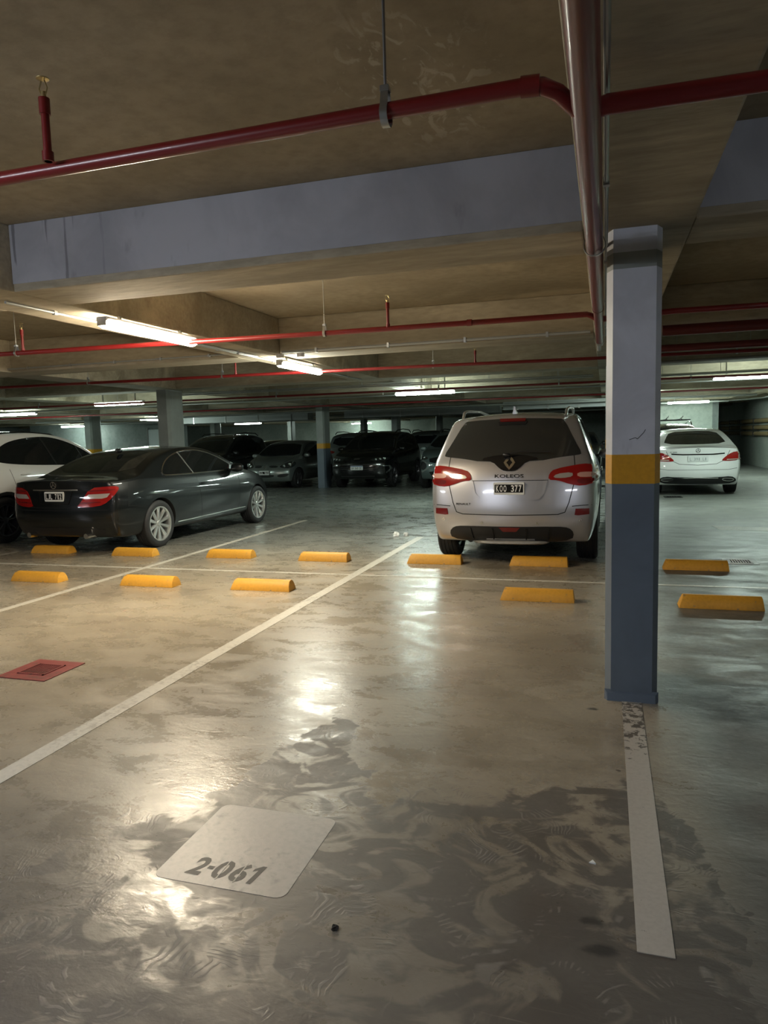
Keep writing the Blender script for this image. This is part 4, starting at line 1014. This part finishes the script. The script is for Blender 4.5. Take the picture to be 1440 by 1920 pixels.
c.panel('side_window', sw, 90, M['glass'], .003, True, sm=1); c.ribbon('window_chrome', smoothp(sw, 2), .012, 90, M['chrome'], .007, True, closed=True)
c.ribbon('window_pillar', [(2.0, 1.0), (1.95, 1.37)], .04, 90, M['gloss'], .006, True)
for sd in (1, -1): c.ribbon('roof_seam', [(.44 * sd, 1.375), (.50 * sd, 1.425)], .02, 0, M['gloss'], .003)
c.gaps([[(2.02, .98), (2.05, .30)], [(3.2, .98), (3.15, .30)]]); c.handle(2.2, .86); c.handle(1.2, .87)
c.blob('underbody', (2.3, 0, .24), (1.8, .60, .07), M['under'], p=4)
c.mirrors(3.05, 1.05); c.wheels(5, 'alloy', double=True)

# ---- white crossover at the left edge, right flank visible
S = dict(L=4.30, W=1.80, zb=.27, wr=.345, ro=.82, wb=2.60, roofw=.70, crown=.04, cr=.16, cf=.22, inset=.02, tw=.22,
    top=[(.35, 1.52, .05), (.5, 1.59), (.9, 1.66), (1.4, 1.69), (1.9, 1.68), (2.3, 1.62), (2.6, 1.52), (2.9, 1.35), (3.2, 1.14), (3.32, 1.07), (3.6, 1.03), (3.95, .95), (4.18, .82)],
    rear=[(.27, .14), (.4, .04), (.55, 0), (.68, .02), (.85, .06), (1.0, .08), (1.15, .13), (1.48, .35)],
    front=[(.27, 4.15), (.4, 4.26), (.6, 4.30), (.75, 4.27), (.82, 4.18)],
    belt=[(0, 1.12), (.6, 1.14), (1.4, 1.11), (2.5, 1.06), (3.3, 1.0), (4.3, .80)], plan=(.08, .8, .13, 1.1),
    side=[(0, .93), (.12, .96), (.35, .99), (.6, 1), (.85, .985), (1, .945)])
WX = S
c = Car('white crossover cut by the left edge behind the black coupe', S, 'whitewarm', (-9.40, 7.64 + 2.15, 0), UP)
sw = [(.70, 1.26), (.85, 1.40), (1.15, 1.52), (1.7, 1.58), (2.1, 1.56), (2.55, 1.42), (3.0, 1.17), (3.06, 1.10), (2.2, 1.12), (1.4, 1.15), (.85, 1.20)]
c.panel('side_window', sw, 90, M['glass'], .003, True, sm=1, h=.06); c.ribbon('window_surround', smoothp(sw, 2), .018, 90, M['gloss'], .006, True, closed=True)
c.ribbon('window_pillar', [(1.95, 1.13), (1.78, 1.57)], .035, 90, M['darkgrey'], .007, True)
c.ribbon('window_divider', [(2.65, 1.11), (2.52, 1.42)], .018, 90, M['black'], .007, True)
c.gaps([[(2.0, 1.01), (2.02, .7), (2.0, .34)], [(.95, 1.10), (1.02, .85), (1.22, .62), (1.30, .36)], [(2.95, .98), (2.95, .36)], [(1.30, .36), (2.95, .36)]])
c.handle(1.22, 1.01, w_=.10); c.handle(2.2, .98, w_=.10)
def cladding(c, mat='black'):
    S = c.S
    for wx in (S['ro'], S['ro'] + S['wb']):
        pts = [(wx + (c.arch + .022) * math.cos(t), S['wr'] + (c.arch + .022) * math.sin(t)) for t in [PI * 1.06 - PI * 1.12 * k / 16 for k in range(17)]]
        c.ribbon('arch_trim', [p for p in pts if p[1] > S['zb'] + .02], .05, 90, M[mat], .008, True, step=1)
cladding(c)
c.panel('sill_cladding', [(1.25, .29), (3.0, .29), (3.0, .36), (1.25, .36)], 90, M['black'], .008, True)
c.tubes('roof_rail', [(.55, .60, 1.55), (.75, .605, 1.63), (1.5, .61, 1.66), (2.1, .60, 1.62), (2.3, .59, 1.55)], .016, M['gloss'], True)
c.panel('rear_window', [(-.5, 1.42), (.5, 1.42), (.62, 1.13), (-.62, 1.13)], 0, M['glass'], .004, sm=1)
c.panel('tail_lamp', [(-.80, 1.02), (-.45, .98), (-.45, .90), (-.80, .88)], 0, M['redlens'], .01, True, sm=1)
c.mirrors(2.93, 1.07, M['gloss']); c.wheels(5, 'alloyd', double=True)
c.blob('underbody', (2.1, 0, .28), (1.6, .60, .08), M['under'], p=4)

# ---- old grey hatchback facing us
S = dict(L=3.81, W=1.64, zb=.22, wr=.295, ro=.62, wb=2.47, roofw=.68, crown=.04, cr=.14, cf=.26, inset=.03, tw=.18,
    top=[(.20, 1.20, .04), (.4, 1.32), (.8, 1.395), (1.3, 1.42), (1.8, 1.41), (2.15, 1.35), (2.45, 1.22), (2.8, 1.03), (2.95, .95), (3.2, .90), (3.45, .83), (3.62, .74), (3.68, .70)],
    rear=[(.22, .1), (.4, .02), (.55, 0), (.8, .04), (1.2, .20)],
    front=[(.22, 3.68), (.32, 3.77), (.45, 3.81), (.55, 3.80), (.62, 3.74), (.70, 3.68)],
    belt=[(0, .92), (.6, .90), (2.0, .86), (3.0, .82), (3.8, .62)], plan=(.08, .7, .16, 1.0))
def frontside(c, sw, pillar, gaps_, hd, mir, r=(.075, .10, .065)):
    c.panel('side_window', sw, 90, M['glass'], .003, True, sm=1)
    for p in pillar: c.ribbon('window_pillar', p, .04, 90, M['gloss'], .006, True)
    c.gaps(gaps_)
    for h in hd: c.handle(*h)
    c.mirrors(mir[0], mir[1], r=r)
    c.blob('underbody', (c.L * .5, 0, c.S['zb'] + .03), (c.L * .38, .58, .06), M['under'], p=4)
YF_ = 18.75
c = Car('old grey hatchback facing us left of the banded middle pillar', S, 'greygreen', (-9.50, YF_ + .1 + 1.905, 0), DOWN)
c.panel('windscreen', [(-.52, 1.31), (.52, 1.31), (.62, 1.15), (.70, .965), (0, .94), (-.70, .965), (-.62, 1.15)], 180, M['glass'], .003, sm=1)
frontside(c, [(.75, .96), (.72, 1.15), (.9, 1.28), (1.4, 1.34), (1.9, 1.31), (2.25, 1.20), (2.65, .98), (2.7, .93), (1.6, .925)], [[(1.45, .93), (1.42, 1.33)]], [[(1.5, .9), (1.5, .30)], [(2.7, .92), (2.72, .6), (2.6, .30)]], [(1.7, .80)], (2.6, .96))
c.lights_front([(-.76, .74), (-.72, .80), (-.60, .79), (-.42, .68), (-.44, .63), (-.60, .60), (-.74, .62)], [(-.66, .70, .055), (-.53, .665, .045)])
c.panel('grille', [(-.37, .685), (-.10, .69), (-.14, .63), (-.37, .63)], 180, M['black'], .005, True, sm=1)
c.panel('nose_badge', [(-.11, .56), (-.07, .70), (.07, .70), (.11, .56)], 180, M['greygreen'], .02, h=.04)
c.ribbon('diamond_emblem', [(0, .685), (.030, .635), (0, .585), (-.030, .635)], .016, 180, M['chrome'], .027, closed=True, step=.03)
c.panel('lower_grille', [(-.30, .44), (.30, .44), (.26, .35), (-.26, .35)], 180, M['black'], .005, sm=1)
c.panel('fog_recess', [(-.70, .47), (-.38, .43), (-.38, .35), (-.62, .36)], 180, M['black'], .005, True, sm=1)
c.panel('number_plate_holder', [(-.18, .54), (.18, .54), (.18, .43), (-.18, .43)], 180, M['black'], .006)
c.plate(0, .485, 180, 'GZL 060', 'black', .02, w_=.31, h_=.12)
c.ribbon('bonnet_gap', [(-.62, .90), (-.50, .79), (-.40, .705), (.40, .705), (.50, .79), (.62, .90)], .007, 180, M['seam'], .0012)
c.ribbon('wiper', [(-.55, .975), (-.05, .965)], .014, 180, M['black'], .012); c.ribbon('wiper', [(.0, .965), (.5, .975)], .014, 180, M['black'], .012)
c.wheels(6, 'alloyd', wsp=.6)

# ---- black crossover facing us
def xover(L=4.27, W=1.79, H=1.63):
    k = H / 1.63
    return dict(L=L, W=W, zb=.28, wr=.345, ro=.80, wb=2.57, roofw=.70, crown=.045, cr=.14, cf=.22, inset=.02, tw=.22,
    top=[(.32, 1.48 * k, .04), (.5, 1.54 * k), (.9, 1.60 * k), (1.4, 1.63 * k), (1.9, 1.62 * k), (2.25, 1.56 * k), (2.6, 1.43 * k), (2.95, 1.24 * k), (3.15, 1.14 * k), (3.3, 1.08), (3.6, 1.05), (3.9, .99), (4.08, .92), (4.15, .87)],
    rear=[(.28, .14), (.4, .04), (.55, 0), (.8, .04), (1.1, .10), (1.48, .32)],
    front=[(.28, 4.14), (.4, 4.23), (.55, 4.27), (.7, 4.26), (.80, 4.22), (.87, 4.15)],
    belt=[(0, 1.05), (.6, 1.07), (2.0, 1.0), (3.3, .95), (4.2, .80)], plan=(.08, .8, .12, 1.0))
SWX = [(.70, 1.15), (.85, 1.32), (1.2, 1.46), (1.7, 1.51), (2.1, 1.48), (2.5, 1.35), (2.98, 1.10), (3.0, 1.03), (1.8, 1.04), (.95, 1.10)]
GX = [[(1.9, 1.02), (1.92, .36)], [(2.95, 1.0), (2.92, .36)], [(1.0, 1.08), (1.25, .6), (1.3, .36)]]
c = Car('black crossover facing us right of the banded middle pillar', xover(), 'black_car', (-6.62, YF_ + 2.135, 0), DOWN)
c.panel('windscreen', [(-.55, 1.50), (.55, 1.50), (.66, 1.32), (.74, 1.12), (0, 1.09), (-.74, 1.12), (-.66, 1.32)], 180, M['glass'], .003, sm=1)
frontside(c, SWX, [[(1.88, 1.04), (1.84, 1.50)], [(1.05, 1.08), (1.02, 1.42)]], GX, [(1.25, .93), (2.15, .91)], (2.85, 1.10))
c.ribbon('pillar_trim', [(-.66, 1.36), (-.745, 1.14)], .02, 180, M['alloyd'], .006, True)
c.lights_front([(-.84, .84), (-.80, .89), (-.58, .86), (-.40, .84), (-.42, .785), (-.58, .775), (-.80, .79)], [(-.74, .835, .038), (-.64, .825, .036), (-.53, .815, .032)])
c.ribbon('daytime_lamp', [(-.84, .64), (-.86, .56), (-.82, .48)], .020, 180, M['headlens'], .012, True)
c.ribbon('daytime_lamp_arm', [(-.84, .64), (-.68, .65)], .016, 180, M['headlens'], .012, True)
c.panel('upper_grille', [(-.40, .80), (.40, .80), (.36, .755), (-.36, .755)], 180, M['gloss'], .006)
c.text('maker_lettering', 'ZHOX', 0, .845, .17, .03, 180, M['alloy'], .004, .01)
c.panel('lower_grille', [(-.60, .70), (.60, .70), (.50, .45), (.30, .42), (-.30, .42), (-.50, .45)], 180, M['gloss'], .006, sm=1)
for z in (.50, .56, .62, .68): c.ribbon('grille_slat', [(-.48, z), (.48, z)], .010, 180, M['black'], .014)
c.plate(.02, .60, 180, 'AH 060 DC', 'white', .02, w_=.36, h_=.12)
cladding(c); c.wheels(5, 'alloyd', double=True)
c.ribbon('skid_trim', [(-.5, .36), (.5, .36)], .03, 180, M['iron'], .01)
c.tubes('roof_rail', [(.55, .60, 1.56), (.75, .605, 1.645), (1.5, .61, 1.67), (2.1, .60, 1.63), (2.25, .59, 1.57)], .014, M['gloss'], True)
s_ = M

# ---- grey teal crossover, partly behind the silver car
c = Car('grey teal crossover facing us, half hidden by the silver car', xover(4.10, 1.77, 1.58), 'teal', (-3.98, YF_ - .25 + 2.05, 0), DOWN)
c.panel('windscreen', [(-.55, 1.46), (.55, 1.46), (.66, 1.30), (.74, 1.12), (0, 1.09), (-.74, 1.12), (-.66, 1.30)], 180, M['glass'], .003, sm=1)
frontside(c, [(x, z - .03) for x, z in SWX], [[(1.88, 1.02), (1.84, 1.46)]], GX, [(1.25, .93), (2.15, .91)], (2.85, 1.08))
c.lights_front([(-.84, .85), (-.80, .90), (-.60, .88), (-.52, .85), (-.56, .80), (-.80, .80)], [(-.74, .85, .035), (-.64, .85, .03)])
c.panel('upper_grille', [(-.50, .87), (.50, .87), (.44, .70), (-.44, .70)], 180, M['gloss'], .006, sm=1)
c.panel('bumper_recess', [(-.84, .72), (-.64, .76), (-.52, .66), (-.60, .54), (-.80, .50)], 180, M['black'], .006, True, sm=1)
c.ribbon('bumper_trim', smoothp([(-.87, .75), (-.66, .79), (-.46, .66), (-.30, .60), (-.52, .58), (-.62, .49), (-.84, .46)], 2), .035, 180, M['headlens'], .018, True, closed=True)
c.panel('lower_grille', [(-.50, .52), (.50, .52), (.40, .36), (-.40, .36)], 180, M['black'], .006, sm=1)
cladding(c); c.wheels(5, 'alloyd', double=True)
c.tubes('roof_rail', [(.55, .60, 1.51), (.75, .605, 1.60), (1.5, .61, 1.625), (2.1, .60, 1.58), (2.25, .59, 1.53)], .018, M['black'], True)
c.plate(0, .56, 180, 'AF 214 KB', 'white', .02, w_=.36, h_=.12) if False else None

# ---- cars seen in part further back
def generic(label, paint, x, yfront, facing, kind='x', H=1.63, W=1.79, extra=None):
    S = xover(4.27, W, H)
    if kind == 's':
        S = dict(L=4.5, W=1.78, zb=.22, wr=.325, ro=.95, wb=2.7, roofw=.66, crown=.04, cr=.18, cf=.24, inset=.03, tw=.21,
            top=[(.06, 1.02, .03), (.35, 1.05), (.6, 1.09), (.95, 1.26), (1.3, 1.38), (1.7, 1.44), (2.1, 1.45), (2.5, 1.41), (2.85, 1.29), (3.2, 1.10), (3.4, 1.02), (3.8, .96), (4.2, .85), (4.38, .74)],
            rear=[(.22, .15), (.4, .03), (.58, 0), (.8, .06), (1.02, .055)], front=[(.22, 4.35), (.4, 4.47), (.55, 4.5), (.65, 4.47), (.74, 4.38)],
            belt=[(0, .95), (1.3, .95), (3.4, .90), (4.4, .68)], plan=(.09, .9, .14, 1.1))
    L = S['L']; c = Car(label, S, paint, (x, yfront + L / 2, 0), UP if facing == 'away' else DOWN)
    k = S['top']; mx = max(t[1] for t in k); bz = 1.12 if kind == 'x' else 1.04
    c.panel('windscreen', [(-.54, mx - .13), (.54, mx - .13), (.66, bz + .17), (.73, bz), (0, bz - .03), (-.73, bz), (-.66, bz + .17)], 180, M['glass'], .003, sm=1)
    c.panel('rear_window', [(-.52, mx - .16), (.52, mx - .16), (.63, bz + .04), (-.63, bz + .04)], 0, M['glass'], .004, sm=1)
    sw = [(a, min(b, mx - .12)) for a, b in SWX] if kind == 'x' else [(.95, 1.05), (1.2, 1.19), (1.5, 1.30), (2.0, 1.36), (2.45, 1.34), (2.85, 1.21), (3.15, 1.03), (2.2, 1.0), (1.3, 1.0)]
    frontside(c, sw, [[(1.9, 1.03), (1.85, mx - .13)]], GX if kind == 'x' else [[(1.95, .98), (1.98, .3)], [(3.1, .98), (3.05, .3)]], [(1.25, .9), (2.15, .88)], (2.9, 1.06))
    c.lights_front([(-.82, .80), (-.78, .85), (-.55, .82), (-.45, .78), (-.5, .73), (-.78, .72)], [(-.70, .78, .035), (-.58, .775, .03)]) if kind == 'x' else c.lights_front([(-.80, .70), (-.76, .75), (-.55, .71), (-.45, .66), (-.5, .61), (-.76, .62)], [(-.68, .68, .035)])
    c.panel('tail_lamp', [(-.90, 1.0), (-.5, .97), (-.5, .88), (-.90, .84)], 0, M['redlens'], .01, True, sm=1)
    c.panel('upper_grille', [(-.38, .78), (.38, .78), (.34, .66), (-.34, .66)], 180, M['gloss'], .006, sm=1)
    c.panel('lower_grille', [(-.55, .50), (.55, .50), (.48, .36), (-.48, .36)], 180, M['black'], .006, sm=1)
    if kind == 'x': c.tubes('roof_rail', [(.55, .60, mx - .07), (.75, .605, mx + .01), (1.5, .61, mx + .03), (2.1, .60, mx - .01), (2.25, .59, mx - .06)], .016, M['gloss'], True)
    c.wheels(5, 'alloyd', double=True); return c
generic('dark grey off-roader facing us behind the roof of the black coupe', 'darkgrey', -12.25, YF_ + .3, 'us', 'x', 1.68, 1.88)
c = generic('dark saloon half hidden between the dark off-roader and the old hatchback', 'darkgrey', -13.2, 25.2, 'us', 's')
generic('dark van-like car glimpsed behind the banded middle pillar', 'greygreen', -9.2, 25.0, 'away', 'x', 1.66)
generic('pale car in the second row behind the black crossover, tail lights towards us', 'greygreen', -6.6, 26.6, 'away', 'x', 1.66)
generic('dark saloon seen between the silver car and the near pillar', 'darkgrey', -.95, 22.5, 'us', 's')
c = generic('black estate with roof bars parked behind the white saloon', 'black_car', 1.75, 21.6, 'away', 'x', 1.62)
for k, x in enumerate((1.0, 1.9)):
    c.tubes('roof_bar', [(x, -.62, 1.70), (x, .62, 1.70)], .016, M['black'])
for yy in (-.35, .05, .35):
    c.tubes('bicycle_carrier', [(.7, yy, 1.72), (2.2, yy, 1.72)], .014, M['black'])
    c.tubes('carrier_arm', [(1.3, yy, 1.72), (1.15, yy - .08, 1.80), (1.35, yy - .10, 1.83)], .010, M['iron'])
generic('white saloon far back in the left row', 'white', -20.5, 21.0, 'us', 's')
